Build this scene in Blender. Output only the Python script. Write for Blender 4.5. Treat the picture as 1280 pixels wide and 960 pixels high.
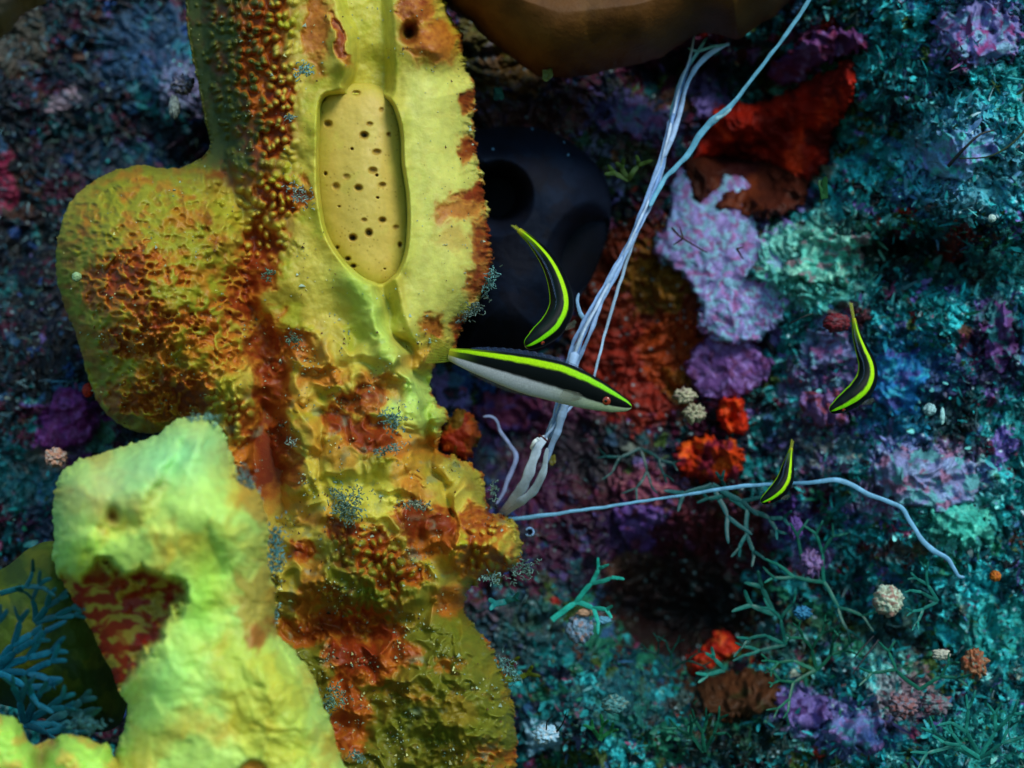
import bpy, math, random
import numpy as np
from mathutils import Vector

# ------------------------------------------------------------------ camera, world, sun, exposure
SC = bpy.context.scene
for _o in list(bpy.data.objects):
    bpy.data.objects.remove(_o)
COL = SC.collection
K = 0.7 / 1280.0            # width of one photograph pixel at one metre

cam_d = bpy.data.cameras.new("camera")
cam = bpy.data.objects.new("camera", cam_d)
COL.objects.link(cam)
cam.location = (0, 0, 0)
cam.rotation_euler = (math.radians(90), 0, 0)
cam_d.sensor_width = 36.0
cam_d.lens = 36.0 / 0.7
cam_d.clip_start = 0.02
cam_d.clip_end = 50
cam_d.dof.use_dof = True
cam_d.dof.focus_distance = 0.54
cam_d.dof.aperture_fstop = 7.0
SC.camera = cam

SUN_EL, SUN_AZ = math.radians(40), math.radians(26)     # azimuth measured from straight behind the camera to the right
world = bpy.data.worlds.new("World")
SC.world = world
world.use_nodes = True
wn = world.node_tree
for n in list(wn.nodes):
    wn.nodes.remove(n)
w_out = wn.nodes.new("ShaderNodeOutputWorld")
w_bg = wn.nodes.new("ShaderNodeBackground")
w_sky = wn.nodes.new("ShaderNodeTexSky")
w_sky.sky_type = 'NISHITA'
w_sky.sun_disc = False
w_sky.sun_elevation = SUN_EL
w_sky.sun_rotation = math.pi - SUN_AZ
w_mix = wn.nodes.new("ShaderNodeMix")
w_mix.data_type = 'RGBA'
w_mix.blend_type = 'MULTIPLY'
w_mix.inputs[0].default_value = 1.0
w_mix.inputs[7].default_value = (0.50, 0.92, 1.0, 1)     # daylight after a few metres of water
wn.links.new(w_sky.outputs[0], w_mix.inputs[6])
wn.links.new(w_mix.outputs[2], w_bg.inputs[0])
w_bg.inputs[1].default_value = 0.145
wn.links.new(w_bg.outputs[0], w_out.inputs[0])

sun_d = bpy.data.lights.new("sun", 'SUN')
sun_d.energy = 2.5
sun_d.angle = math.radians(18)
sun_d.color = (1.0, 0.97, 0.86)
sun = bpy.data.objects.new("sun", sun_d)
COL.objects.link(sun)
sdir = Vector((math.sin(SUN_AZ) * math.cos(SUN_EL), -math.cos(SUN_AZ) * math.cos(SUN_EL), math.sin(SUN_EL)))
sun.rotation_euler = sdir.to_track_quat('Z', 'Y').to_euler()
sun.location = sdir * 2

SC.view_settings.view_transform = 'Standard'
SC.view_settings.look = 'None'
SC.view_settings.exposure = 0.0
SC.view_settings.gamma = 1.0
SC.view_settings.use_curve_mapping = False

# ------------------------------------------------------------------ numeric helpers
def lin(c):
    c = np.asarray(c, dtype=np.float64) / 255.0
    return np.where(c <= 0.04045, c / 12.92, ((c + 0.055) / 1.055) ** 2.4)

def hsh(ix, iy, seed):
    x = (ix.astype(np.int64) * 374761393 + iy.astype(np.int64) * 668265263 + seed * 1442695041) & 0xFFFFFFFF
    x = ((x ^ (x >> 13)) * 1274126177) & 0xFFFFFFFF
    x = ((x ^ (x >> 16)) * 2246822519) & 0xFFFFFFFF
    return ((x ^ (x >> 15)) & 0xFFFFFF) / float(0x1000000)

def gno(x, y, seed=0):
    x = np.asarray(x, dtype=np.float64); y = np.asarray(y, dtype=np.float64)
    x0 = np.floor(x); y0 = np.floor(y)
    fx = x - x0; fy = y - y0
    ix = x0.astype(np.int64); iy = y0.astype(np.int64)
    def g(dx, dy):
        a = hsh(ix + dx, iy + dy, seed) * 6.2831853
        return np.cos(a) * (fx - dx) + np.sin(a) * (fy - dy)
    u = fx * fx * fx * (fx * (fx * 6 - 15) + 10)
    v = fy * fy * fy * (fy * (fy * 6 - 15) + 10)
    a = g(0, 0) * (1 - u) + g(1, 0) * u
    b = g(0, 1) * (1 - u) + g(1, 1) * u
    return (a * (1 - v) + b * v) * 1.5

def fbm(x, y, octv=4, seed=0, gain=0.5):
    s = 0.0; a = 1.0; t = 0.0
    for i in range(octv):
        s = s + a * gno(x * 2 ** i + 17.3 * i, y * 2 ** i - 9.1 * i, seed + i * 7)
        t += a; a *= gain
    return s / t * 1.3

def wor(x, y, seed=0):
    x = np.asarray(x, dtype=np.float64); y = np.asarray(y, dtype=np.float64)
    ix = np.floor(x).astype(np.int64); iy = np.floor(y).astype(np.int64)
    f1 = np.full(x.shape, 9.0); f2 = np.full(x.shape, 9.0); idr = np.zeros(x.shape)
    for dx in (-1, 0, 1):
        for dy in (-1, 0, 1):
            cx = ix + dx; cy = iy + dy
            d = np.hypot(cx + hsh(cx, cy, seed) - x, cy + hsh(cx, cy, seed + 91) - y)
            nf = d < f1
            f2 = np.where(nf, f1, np.minimum(f2, d))
            idr = np.where(nf, hsh(cx, cy, seed + 53), idr)
            f1 = np.where(nf, d, f1)
    return f1, f2, idr

def sst(a, b, x):
    t = np.clip((x - a) / (b - a), 0, 1)
    return t * t * (3 - 2 * t)

def ray(px, py, d):
    return np.stack([K * (px - 640) * d, d + 0 * px, K * (480 - py) * d], -1)

def P3(px, py, d):
    return Vector((K * (px - 640) * d, d, K * (480 - py) * d))

def smooth_poly(pts, sub=6, closed=True):
    pts = np.array(pts, dtype=np.float64); n = len(pts); out = []
    rng = n if closed else n - 1
    for i in range(rng):
        if closed:
            p0, p1, p2, p3 = pts[(i - 1) % n], pts[i], pts[(i + 1) % n], pts[(i + 2) % n]
        else:
            p0, p1, p2, p3 = pts[max(i - 1, 0)], pts[i], pts[i + 1], pts[min(i + 2, n - 1)]
        for k in range(sub):
            t = k / sub
            out.append(0.5 * ((2 * p1) + (-p0 + p2) * t + (2 * p0 - 5 * p1 + 4 * p2 - p3) * t * t + (-p0 + 3 * p1 - 3 * p2 + p3) * t ** 3))
    if not closed:
        out.append(pts[-1])
    return np.array(out)

def seg_dist(X, Y, pts, closed):
    d = np.full(X.shape, 1e18)
    n = len(pts)
    for i in range(n if closed else n - 1):
        a = pts[i]; b = pts[(i + 1) % n]
        ex, ey = b[0] - a[0], b[1] - a[1]
        L = ex * ex + ey * ey + 1e-12
        t = np.clip(((X - a[0]) * ex + (Y - a[1]) * ey) / L, 0, 1)
        d = np.minimum(d, (X - a[0] - t * ex) ** 2 + (Y - a[1] - t * ey) ** 2)
    return np.sqrt(d)

def sdist(X, Y, poly):
    """signed distance in pixels, positive inside"""
    d = seg_dist(X, Y, poly, True)
    ins = np.zeros(X.shape, bool)
    n = len(poly)
    for i in range(n):
        x1, y1 = poly[i]; x2, y2 = poly[(i + 1) % n]
        if y1 == y2:
            continue
        c = ((y1 > Y) != (y2 > Y)) & (X < (x2 - x1) * (Y - y1) / (y2 - y1) + x1)
        ins ^= c
    return np.where(ins, d, -d)

def ell(X, Y, cx, cy, rx, ry, rot=0.0):
    """1 - normalised radius: positive inside"""
    c, s = math.cos(math.radians(rot)), math.sin(math.radians(rot))
    dx, dy = X - cx, Y - cy
    return 1 - np.sqrt(((dx * c + dy * s) / rx) ** 2 + ((-dx * s + dy * c) / ry) ** 2)

def gau(X, Y, cx, cy, rx, ry, rot=0.0):
    r = 1 - ell(X, Y, cx, cy, rx, ry, rot)
    return np.exp(-r * r)

def mixc(C, m, col):
    m = np.clip(m, 0, 1)[..., None]
    return C * (1 - m) + lin(col) * m

# ------------------------------------------------------------------ materials
def vmat(name, rough=0.6, spec=0.3, bump=0.3, bscale=900.0, vary=0.25, vscale=300.0, alpha=1.0, trans=0.0, coat=0.0, sss=0.0):
    m = bpy.data.materials.new(name)
    m.use_nodes = True
    nt = m.node_tree
    b = nt.nodes["Principled BSDF"]
    at = nt.nodes.new("ShaderNodeAttribute"); at.attribute_name = "Col"
    tc = nt.nodes.new("ShaderNodeTexCoord")
    nz = nt.nodes.new("ShaderNodeTexNoise")
    nz.inputs["Scale"].default_value = vscale
    nz.inputs["Detail"].default_value = 5
    nt.links.new(tc.outputs["Object"], nz.inputs["Vector"])
    mr = nt.nodes.new("ShaderNodeMapRange")
    mr.inputs[1].default_value = 0.3; mr.inputs[2].default_value = 0.7
    mr.inputs[3].default_value = 1 - vary; mr.inputs[4].default_value = 1 + vary
    nt.links.new(nz.outputs[0], mr.inputs[0])
    mx = nt.nodes.new("ShaderNodeMix"); mx.data_type = 'RGBA'; mx.blend_type = 'MULTIPLY'
    mx.inputs[0].default_value = 1.0
    nt.links.new(at.outputs["Color"], mx.inputs[6])
    nt.links.new(mr.outputs[0], mx.inputs[7])
    nt.links.new(mx.outputs[2], b.inputs["Base Color"])
    b.inputs["Roughness"].default_value = rough
    b.inputs["Specular IOR Level"].default_value = spec
    b.inputs["Alpha"].default_value = alpha
    if sss:
        b.inputs['Subsurface Weight'].default_value = sss
        b.inputs['Subsurface Scale'].default_value = 0.004
        b.inputs['Subsurface Radius'].default_value = (1.0, 0.7, 0.25)
    if coat:
        b.inputs["Coat Weight"].default_value = coat
        b.inputs["Coat Roughness"].default_value = 0.25
    if trans:
        b.inputs["Transmission Weight"].default_value = trans
    if bump:
        n2 = nt.nodes.new("ShaderNodeTexNoise")
        n2.inputs["Scale"].default_value = bscale
        n2.inputs["Detail"].default_value = 6
        nt.links.new(tc.outputs["Object"], n2.inputs["Vector"])
        bp = nt.nodes.new("ShaderNodeBump")
        bp.inputs["Strength"].default_value = bump
        bp.inputs["Distance"].default_value = 0.001
        nt.links.new(n2.outputs[0], bp.inputs["Height"])
        nt.links.new(bp.outputs[0], b.inputs["Normal"])
    return m

M_REEF = vmat("reef_rock", 0.55, 0.35, 0.6, 900, 0.35, 500)
M_SPONGE = vmat("yellow_sponge", 0.5, 0.3, 0.16, 1300, 0.12, 260, sss=0.4)
M_FLOOR = vmat("smooth_sponge", 0.5, 0.3, 0.08, 1800, 0.05, 700, sss=0.3)
M_CRUST = vmat("crust", 0.6, 0.3, 0.5, 1300, 0.3, 800)
M_SOFT = vmat("soft_sponge", 0.6, 0.2, 0.25, 600, 0.2, 120)
M_ALGA = vmat("alga", 0.45, 0.4, 0.2, 1500, 0.2, 600)
M_ROPE = vmat("pale_fibre", 0.5, 0.3, 0.15, 2500, 0.1, 900)
M_FISH = vmat("fish_skin", 0.5, 0.12, 0.12, 3500, 0.12, 1800)
M_EYE = vmat("eye", 0.1, 0.6, 0.0)
M_FIN = vmat("fin_membrane", 0.4, 0.3, 0.0, alpha=0.3)
M_DARK = vmat("dark_sponge", 0.75, 0.12, 0.2, 500, 0.15, 90)

# ------------------------------------------------------------------ object helpers
def tag(o, label=None, cat=None, group=None, kind=None):
    if label: o["label"] = label
    if cat: o["category"] = cat
    if group: o["group"] = group
    if kind: o["kind"] = kind
    return o

def raw_mesh(name, V, Q, C, mat, parent=None, smooth=True, tris=False):
    """V (n,3); Q (m,4) or (m,3); C (n,3) linear albedo"""
    me = bpy.data.meshes.new(name)
    k = Q.shape[1]
    me.vertices.add(len(V)); me.vertices.foreach_set("co", np.ascontiguousarray(V, dtype=np.float32).ravel())
    me.loops.add(Q.size); me.loops.foreach_set("vertex_index", np.ascontiguousarray(Q, dtype=np.int32).ravel())
    me.polygons.add(len(Q))
    me.polygons.foreach_set("loop_start", np.arange(0, Q.size, k, dtype=np.int32))
    me.polygons.foreach_set("loop_total", np.full(len(Q), k, dtype=np.int32))
    me.polygons.foreach_set("use_smooth", np.full(len(Q), smooth))
    ca = me.color_attributes.new("Col", 'FLOAT_COLOR', 'POINT')
    C4 = np.ones((len(V), 4), dtype=np.float32); C4[:, :3] = np.clip(C, 0, 0.95)
    ca.data.foreach_set("color", C4.ravel())
    me.materials.append(mat)
    me.update(); me.validate()
    o = bpy.data.objects.new(name, me)
    COL.objects.link(o)
    if parent is not None:
        o.parent = parent
    return o

def empty(name, loc=(0, 0, 0)):
    o = bpy.data.objects.new(name, None)
    o.location = loc
    o.empty_display_size = 0.01
    COL.objects.link(o)
    return o

def under(child, parent):
    """parent without moving the mesh, whose vertices are in world space"""
    child.parent = parent
    child.location = -Vector(parent.location)
    return child

def sheet(name, PX, PY, D, C, mat, mask=None, parent=None):
    ny, nx = PX.shape
    V = ray(PX, PY, D).reshape(-1, 3)
    idx = np.arange(ny * nx).reshape(ny, nx)
    Q = np.stack([idx[:-1, :-1], idx[1:, :-1], idx[1:, 1:], idx[:-1, 1:]], -1)
    if mask is not None:
        cm = mask[:-1, :-1] & mask[1:, :-1] & mask[1:, 1:] & mask[:-1, 1:]
        Q = Q[cm]
    Q = Q.reshape(-1, 4)
    used = np.zeros(ny * nx, bool); used[Q.ravel()] = True
    remap = np.cumsum(used) - 1
    return V[used], remap[Q], C.reshape(-1, 3)[used]

def join_parts(*parts):
    V = []; Q = []; C = []; n = 0
    for v, q, c in parts:
        V.append(v); Q.append(q + n); C.append(c); n += len(v)
    return np.concatenate(V), np.concatenate(Q), np.concatenate(C)

def relief(name, poly, step, base_d, thick, R, fn, mat, jag=None, hole=None, back=0.6, parent=None, pad=6):
    """a rounded solid standing at its own depth: outline polygon in photograph pixels, base_d metres away at its rim,
    bulging thick metres towards the viewer. fn(X, Y, d) -> (extra bulge in metres, colour)"""
    x0, y0 = poly.min(0) - pad; x1, y1 = poly.max(0) + pad
    PX, PY = np.meshgrid(np.arange(x0, x1, step), np.arange(y0, y1, step))
    d = sdist(PX, PY, poly)
    if jag is not None:
        d = d + jag(PX, PY) * np.exp(-np.maximum(d, 0) / 14)
    gy, gx = np.gradient(d, step)
    gl = np.maximum(np.hypot(gx, gy), 0.35)
    out = (d < 0)
    mv = np.where(out, np.clip(-d, 0, step * 1.5) / gl, 0)
    X = PX + gx / gl * mv; Y = PY + gy / gl * mv
    dd = np.maximum(d, 0)
    prof = np.sqrt(np.clip(1 - (1 - np.minimum(dd / R, 1)) ** 2, 0, 1))
    ex, C = fn(X, Y, dd)
    fade = sst(0, 5, dd)
    zb = base_d
    if callable(base_d): base_d = base_d(X, Y)
    D = base_d - np.maximum(thick * prof + ex * fade, 0.35 * thick * prof)
    D = np.where(out, base_d + min(0.008, thick * 0.5), D)
    m = d > -step * 1.5
    if hole is not None:
        m2 = m & (sdist(X, Y, hole) < step * 1.2)
    else:
        m2 = m
    front = sheet(name, X, Y, D, C, mat, m2)
    s = 4 if PX.size > 20000 else 2
    Db = base_d + thick * back * prof
    Xb, Yb = X[::s, ::s], Y[::s, ::s]
    bk = sheet(name, Xb, Yb, Db[::s, ::s] + 0.0005, C[::s, ::s], mat, (d > 0)[::s, ::s])
    bk = (bk[0], bk[1][:, ::-1], bk[2])
    # rim: closes the gap between the fine front edge and the coarse back
    V, Q, Cc = join_parts(front, bk)
    o = raw_mesh(name, V, Q, Cc, mat)
    if parent is not None:
        under(o, parent)
    return o

def tube(pts, w, th, col, sides=8, up=None, caps=True):
    """flattened tube through 3D pts; w half widths in metres (array), th = thickness / width"""
    pts = np.asarray(pts, float); n = len(pts)
    w = np.broadcast_to(np.asarray(w, float), (n,))
    T = np.gradient(pts, axis=0); T /= np.linalg.norm(T, axis=1, keepdims=True) + 1e-12
    up = np.array([0, -1.0, 0]) if up is None else np.asarray(up, float)
    U = np.broadcast_to(up, T.shape) if up.ndim == 1 else up
    S = np.cross(T, U); S /= np.linalg.norm(S, axis=1, keepdims=True) + 1e-12
    N = np.cross(S, T)
    a = np.linspace(0, 2 * math.pi, sides, endpoint=False)
    V = pts[:, None, :] + (np.cos(a)[None, :, None] * S[:, None, :] + th * np.sin(a)[None, :, None] * N[:, None, :]) * w[:, None, None]
    V = V.reshape(-1, 3)
    i = np.arange(n - 1)[:, None] * sides; j = np.arange(sides)[None, :]; j2 = (j + 1) % sides
    Q = np.stack([i + j, i + j2, i + sides + j2, i + sides + j], -1).reshape(-1, 4)
    col = np.asarray(col)
    C = np.repeat(col if col.ndim == 2 else np.tile(col, (n, 1)), sides, axis=0)
    return V, Q, C

def resample(pts, n, closed=False):
    p = smooth_poly(pts, 8, closed)
    s = np.concatenate([[0], np.cumsum(np.linalg.norm(np.diff(p, axis=0), axis=1))])
    t = np.linspace(0, s[-1], n)
    return np.stack([np.interp(t, s, p[:, k]) for k in range(p.shape[1])], -1)

# ------------------------------------------------------------------ the reef wall
def reef_depth(X, Y, fine=True):
    wx = X + 22 * fbm(X / 90, Y / 90, 3, 1); wy = Y + 22 * fbm(X / 90, Y / 90, 3, 2)
    D = 0.665 + 0 * X
    D = D - 0.045 * sst(860, 1250, X) - 0.03 * sst(1000, 1280, X) * sst(700, 0, Y)
    D = D - 0.03 * sst(760, 960, Y) * sst(620, 760, X)
    D = D + 0.05 * sst(560, 250, X) * sst(560, 200, Y)            # recess behind the sponge on the left
    D = D + 0.045 * gau(wx, wy, 660, 430, 120, 190)
    D = D + 0.075 * gau(wx, wy, 845, 765, 90, 62, 15)              # the small cave
    D = D + 0.03 * gau(wx, wy, 920, 690, 90, 40, 0)
    D = D + 0.06 * gau(wx, wy, 950, 190, 110, 80, -25)             # hollow with the red sponge
    D = D + 0.02 * gau(wx, wy, 810, 420, 70, 130, 0)
    D = D + 0.04 * gau(wx, wy, 880, 90, 120, 40, 0)
    D = D + 0.03 * gau(wx, wy, 640, 560, 80, 70)
    D = D - 0.022 * gau(wx, wy, 1010, 330, 90, 70, -20)
    D = D - 0.02 * gau(wx, wy, 1220, 200, 90, 130, 10)
    D = D + 0.03 * gau(wx, wy, 1150, 330, 110, 28, 10)
    D = D - 0.02 * gau(wx, wy, 720, 900, 120, 60)
    D = D + 0.022 * gau(wx, wy, 1130, 800, 110, 40, 25)
    D = D - 0.02 * gau(wx, wy, 1140, 640, 120, 60, 30)
    D = D - 0.018 * gau(wx, wy, 70, 480, 70, 60)
    D = D - 0.030 * gau(wx, wy, 230, 110, 60, 60)
    amp = 0.8 + 0.5 * sst(650, 1000, X)
    D = D - amp * 0.011 * fbm(wx / 75, wy / 75, 4, 11, 0.55)
    D = D + amp * 0.006 * np.abs(fbm(wx / 34, wy / 34, 3, 12))
    if fine:
        f1, f2, _ = wor(wx / 17, wy / 17, 5)
        D = D - amp * 0.0042 * (1 - np.minimum(f1, 1)) * sst(0.0, 0.22, f2 - f1)
        f1, f2, _ = wor(wx / 7.5 + 3, wy / 7.5, 6)
        D = D - amp * 0.0017 * (1 - f1 * f1)
        D = D - amp * 0.0016 * fbm(X / 6, Y / 6, 3, 15, 0.6)
    return D

PAL = {
    'navy': (8, 24, 46), 'ink': (6, 12, 22), 'teal': (22, 124, 130), 'deepteal': (10, 74, 84), 'cyan': (50, 182, 192),
    'pale': (118, 210, 210), 'mauve': (112, 96, 168), 'maroon': (70, 16, 46), 'olive': (56, 80, 34), 'brown': (70, 40, 30),
    'slate': (48, 92, 134), 'rose': (136, 60, 98), 'red': (140, 26, 18), 'green': (30, 112, 88), 'blue': (22, 64, 130), 'sand': (160, 170, 156),
}
def zone_weights(X, Y):
    wx = X + 40 * fbm(X / 120, Y / 120, 3, 31); wy = Y + 40 * fbm(X / 120, Y / 120, 3, 32)
    one = np.ones(X.shape)
    right = sst(860, 1080, wx)
    top_r = right * sst(560, 200, wy)
    left = sst(430, 240, wx)
    low = sst(680, 800, wy) * sst(560, 700, wx)
    mid = np.clip(1 - right - left, 0, 1)
    W = {
        'ink': 0.5 * one + 3.2 * left + 3.0 * left * sst(560, 480, wy) * sst(150, 260, wy) + 0.9 * mid * (1 - low) + 0.2 * low,  # extra ink at left also paints in the shade beside the sponge
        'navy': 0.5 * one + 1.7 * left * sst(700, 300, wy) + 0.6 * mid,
        'deepteal': 0.3 * one + 1.5 * right + 2.2 * low + 1.2 * left * sst(500, 700, wy),
        'teal': 0.05 * one + 2.4 * right + 1.1 * low + 1.6 * left * sst(500, 700, wy) + 0.35 * left,
        'cyan': 1.7 * right + 0.3 * low + 0.5 * left * sst(550, 650, wy),
        'pale': 0.75 * right + 0.08 * low + 0.05 * left,
        'mauve': 0.35 * mid * (1 - low) + 0.85 * right + 0.08 * left,
        'maroon': 0.9 * mid * (1 - low) + 0.3 * right * (1 - top_r) + 1.3 * left,
        'olive': 0.25 * mid + 0.3 * right + 0.8 * low + 0.9 * top_r * 0.3,
        'brown': 0.5 * mid + 0.35 * right + 0.5 * left,
        'slate': 0.25 * mid + 0.7 * right + 0.45 * left,
        'rose': 0.16 * mid + 0.22 * right + 0.12 * left,
        'red': 0.10 * mid + 0.04 * right,
        'green': 0.6 * right + 0.9 * low,
        'blue': 0.6 * mid * (1 - low) * sst(760, 640, wx) + 0.3 * left,
        'sand': 0.12 * right + 0.02 * one,
    }
    return W

def palette_pick(X, Y, r, W=None):
    W = W or zone_weights(X, Y)
    names = list(W)
    S = np.stack([np.clip(W[n], 0, None) for n in names], -1)
    cs = np.cumsum(S, -1); cs /= cs[..., -1:]
    k = np.minimum((r[..., None] > cs).sum(-1), len(names) - 1)
    return np.stack([lin(PAL[n]) for n in names])[k]

REEF_BLOBS = [  # cx, cy, rx, ry, rot, colour, edge noise, opacity
    (660, 130, 90, 40, 10, (60, 40, 38), 0.5, 0.6), (620, 60, 55, 50, 0, (88, 76, 14), 0.5, 0.7),
    (640, 95, 40, 22, 20, (130, 80, 30), 0.7, 0.6), (690, 150, 90, 24, -5, (66, 22, 30), 0.5, 0.6),
    (790, 150, 60, 28, 15, (70, 62, 108), 0.5, 0.75), (770, 200, 50, 40, 0, (40, 60, 26), 0.6, 0.6),
    (800, 400, 85, 120, 8, (118, 34, 10), 0.45, 0.95), (790, 470, 75, 60, 0, (118, 24, 14), 0.5, 0.85),
    (820, 350, 38, 40, 0, (120, 80, 12), 0.6, 0.7), (840, 440, 40, 44, 0, (158, 56, 10), 0.6, 0.8),
    (770, 450, 30, 30, 0, (132, 30, 14), 0.6, 0.7), (850, 480, 25, 20, 0, (140, 80, 14), 0.6, 0.6),
    (650, 560, 80, 60, 0, (38, 24, 60), 0.5, 0.7), (690, 510, 60, 34, 0, (98, 40, 70), 0.5, 0.7),
    (660, 610, 40, 40, 0, (18, 24, 70), 0.6, 0.7), (700, 600, 70, 60, 20, (70, 20, 36), 0.5, 0.6),
    (745, 560, 60, 40, 0, (30, 36, 40), 0.6, 0.7),
    (810, 620, 52, 34, 0, (120, 60, 74), 0.5, 0.65), (800, 660, 44, 40, 0, (66, 40, 96), 0.5, 0.8),
    (740, 690, 80, 50, 0, (44, 18, 44), 0.5, 0.6), (790, 710, 34, 20, 0, (96, 60, 34), 0.7, 0.6),
    (885, 680, 80, 38, 0, (72, 12, 24), 0.5, 0.85), (850, 760, 92, 62, 10, (30, 10, 9), 0.4, 0.95),  # the near-black blob paints shade into the cave
    (900, 640, 60, 28, 0, (84, 24, 30), 0.5, 0.7),
    (1030, 330, 80, 55, -20, (84, 170, 156), 0.6, 0.75), (990, 310, 40, 30, 0, (130, 190, 170), 0.8, 0.5),
    (1080, 300, 60, 24, 20, (44, 26, 22), 0.6, 0.6),
    (1150, 330, 110, 26, 8, (20, 22, 24), 0.5, 0.75), (1196, 300, 20, 22, 0, (120, 18, 10), 0.4, 0.9),
    (1230, 40, 60, 44, 0, (120, 110, 160), 0.6, 0.8), (1210, 70, 22, 26, 0, (124, 40, 90), 0.6, 0.7),
    (1210, 200, 80, 70, 0, (92, 158, 176), 0.7, 0.65), (1180, 195, 40, 22, -30, (130, 140, 190), 0.8, 0.6),
    (1265, 100, 40, 60, 0, (60, 180, 180), 0.7, 0.6),
    (1060, 395, 26, 20, 0, (100, 20, 32), 0.5, 0.8), (1040, 430, 34, 30, 0, (124, 120, 168), 0.6, 0.7),
    (1130, 480, 60, 70, 0, (30, 110, 150), 0.6, 0.6), (1040, 480, 60, 40, 0, (110, 70, 124), 0.6, 0.6),
    (1165, 590, 75, 38, 20, (124, 128, 178), 0.5, 0.85), (1100, 620, 32, 26, 0, (150, 110, 150), 0.5, 0.7),
    (1190, 570, 36, 20, 0, (150, 80, 100), 0.7, 0.5), (1190, 640, 60, 46, 20, (70, 168, 156), 0.6, 0.7),
    (1020, 560, 50, 40, 0, (70, 60, 90), 0.6, 0.6), (990, 655, 30, 30, 0, (80, 50, 120), 0.5, 0.75),
    (1015, 700, 26, 18, 0, (130, 96, 150), 0.6, 0.8), (1120, 690, 34, 14, 0, (110, 34, 20), 0.6, 0.6),
    (1190, 520, 36, 34, 0, (24, 12, 22), 0.5, 0.8), (1245, 430, 30, 60, 0, (70, 34, 80), 0.6, 0.7),
    (1180, 470, 36, 30, 0, (50, 40, 90), 0.6, 0.6),
    (905, 870, 60, 28, 0, (64, 42, 26), 0.4, 0.85), (1010, 890, 46, 30, 10, (130, 110, 165), 0.6, 0.7),
    (1060, 910, 60, 30, 10, (110, 100, 160), 0.6, 0.7), (1130, 870, 40, 34, 10, (140, 100, 110), 0.6, 0.7),
    (1100, 790, 60, 22, 20, (50, 30, 14), 0.6, 0.7), (980, 790, 60, 30, 0, (44, 34, 14), 0.6, 0.5),
    (1250, 790, 50, 40, 0, (40, 150, 140), 0.6, 0.6), (1230, 930, 60, 40, 0, (46, 150, 140), 0.6, 0.7),
    (930, 930, 70, 26, 0, (26, 30, 16), 0.5, 0.7), (680, 920, 26, 18, 0, (130, 170, 190), 0.6, 0.8),
    (770, 880, 70, 34, 0, (30, 84, 90), 0.6, 0.5), (640, 780, 60, 44, 0, (30, 58, 62), 0.5, 0.7),
    (90, 540, 46, 40, 0, (120, 40, 110), 0.4, 0.9), (60, 575, 30, 16, 0, (190, 130, 110), 0.7, 0.7),
    (125, 550, 18, 24, 0, (60, 130, 100), 0.6, 0.8), (225, 110, 32, 32, 0, (120, 110, 140), 0.6, 0.7),
    (75, 125, 16, 10, 0, (150, 120, 130), 0.6, 0.7), (180, 60, 60, 50, -20, (50, 80, 110), 0.7, 0.5),
    (20, 40, 40, 50, 0, (70, 60, 50), 0.4, 0.8), (30, 600, 44, 40, 0, (24, 90, 96), 0.6, 0.6),
    (70, 660, 50, 30, 0, (40, 24, 60), 0.5, 0.6), (5, 230, 14, 34, 0, (120, 20, 50), 0.5, 0.8),
    (150, 200, 60, 30, 0, (30, 60, 80), 0.6, 0.4), (100, 560, 40, 10, 0, (60, 90, 120), 0.6, 0.4),
]

def reef_colour(X, Y):
    wx = X + 7 * fbm(X / 14, Y / 14, 3, 21); wy = Y + 7 * fbm(X / 14, Y / 14, 3, 22)
    _, _, ra = wor(wx / 55, wy / 55, 41)
    f1, f2, rb = wor(wx / 13, wy / 13, 42)
    _, _, rc = wor(wx / 5.0, wy / 5.0, 43)
    W = zone_weights(X, Y)
    big = palette_pick(X, Y, ra, W); med = palette_pick(X, Y, rb, W); sm = palette_pick(X, Y, rc, W)
    sel = hsh((rb * 9999).astype(np.int64), (ra * 999).astype(np.int64), 3)
    C = np.where((sel < 0.5)[..., None], big, med)
    sel2 = hsh((rc * 9999).astype(np.int64), (rb * 999).astype(np.int64), 4)
    C = np.where((sel2 < 0.16)[..., None], sm, C)
    C = C * (0.8 + 0.4 * hsh((rc * 9999).astype(np.int64), (rc * 777).astype(np.int64), 9))[..., None] * (1 + 0.25 * sst(950, 1200, X) - 0.42 * sst(430, 260, X) * sst(560, 440, Y) * sst(60, 140, Y))[..., None]  # colour darkened at left for the sponge's shade, lightened at right for water haze
    ux = X + 16 * fbm(X / 26, Y / 26, 4, 24); uy = Y + 16 * fbm(X / 26, Y / 26, 4, 25)
    en_f = [fbm(X / 9 + k * 5, Y / 9, 3, 60 + k) for k in range(3)]
    xs = X[0] if X.ndim == 2 else None; ys = Y[:, 0] if Y.ndim == 2 else None
    for i, (cx, cy, rx, ry, rot, c, en, op) in enumerate(REEF_BLOBS):
        r = max(rx, ry) * 1.7 + 25
        i0, i1 = np.searchsorted(xs, [cx - r, cx + r]); j0, j1 = np.searchsorted(ys, [cy - r, cy + r])
        sl = (slice(j0, j1), slice(i0, i1))
        e = ell(ux[sl], uy[sl], cx, cy, rx * 1.15, ry * 1.15, rot) + en * 0.55 * en_f[i % 3][sl]
        m = sst(0.0, 0.16, e) * op
        v = lin(c) * np.array([1.1, 1.25, 1.35]) * (0.75 + 0.5 * hsh((rc[sl] * 9999).astype(np.int64), (rb[sl] * 77).astype(np.int64), 10 + i))[..., None]
        C[sl] = C[sl] * (1 - m[..., None]) + v * m[..., None]
    # white grains and sand specks
    s1, _, rs = wor(X / 9, Y / 9, 77)
    sp = (rs > 0.90) & (s1 < 0.10 + 0.12 * (rs - 0.9) * 10)
    C = np.where(sp[..., None], lin((150, 180, 190)) * (0.5 + sst(700, 1000, X))[..., None], C)
    return C

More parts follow.
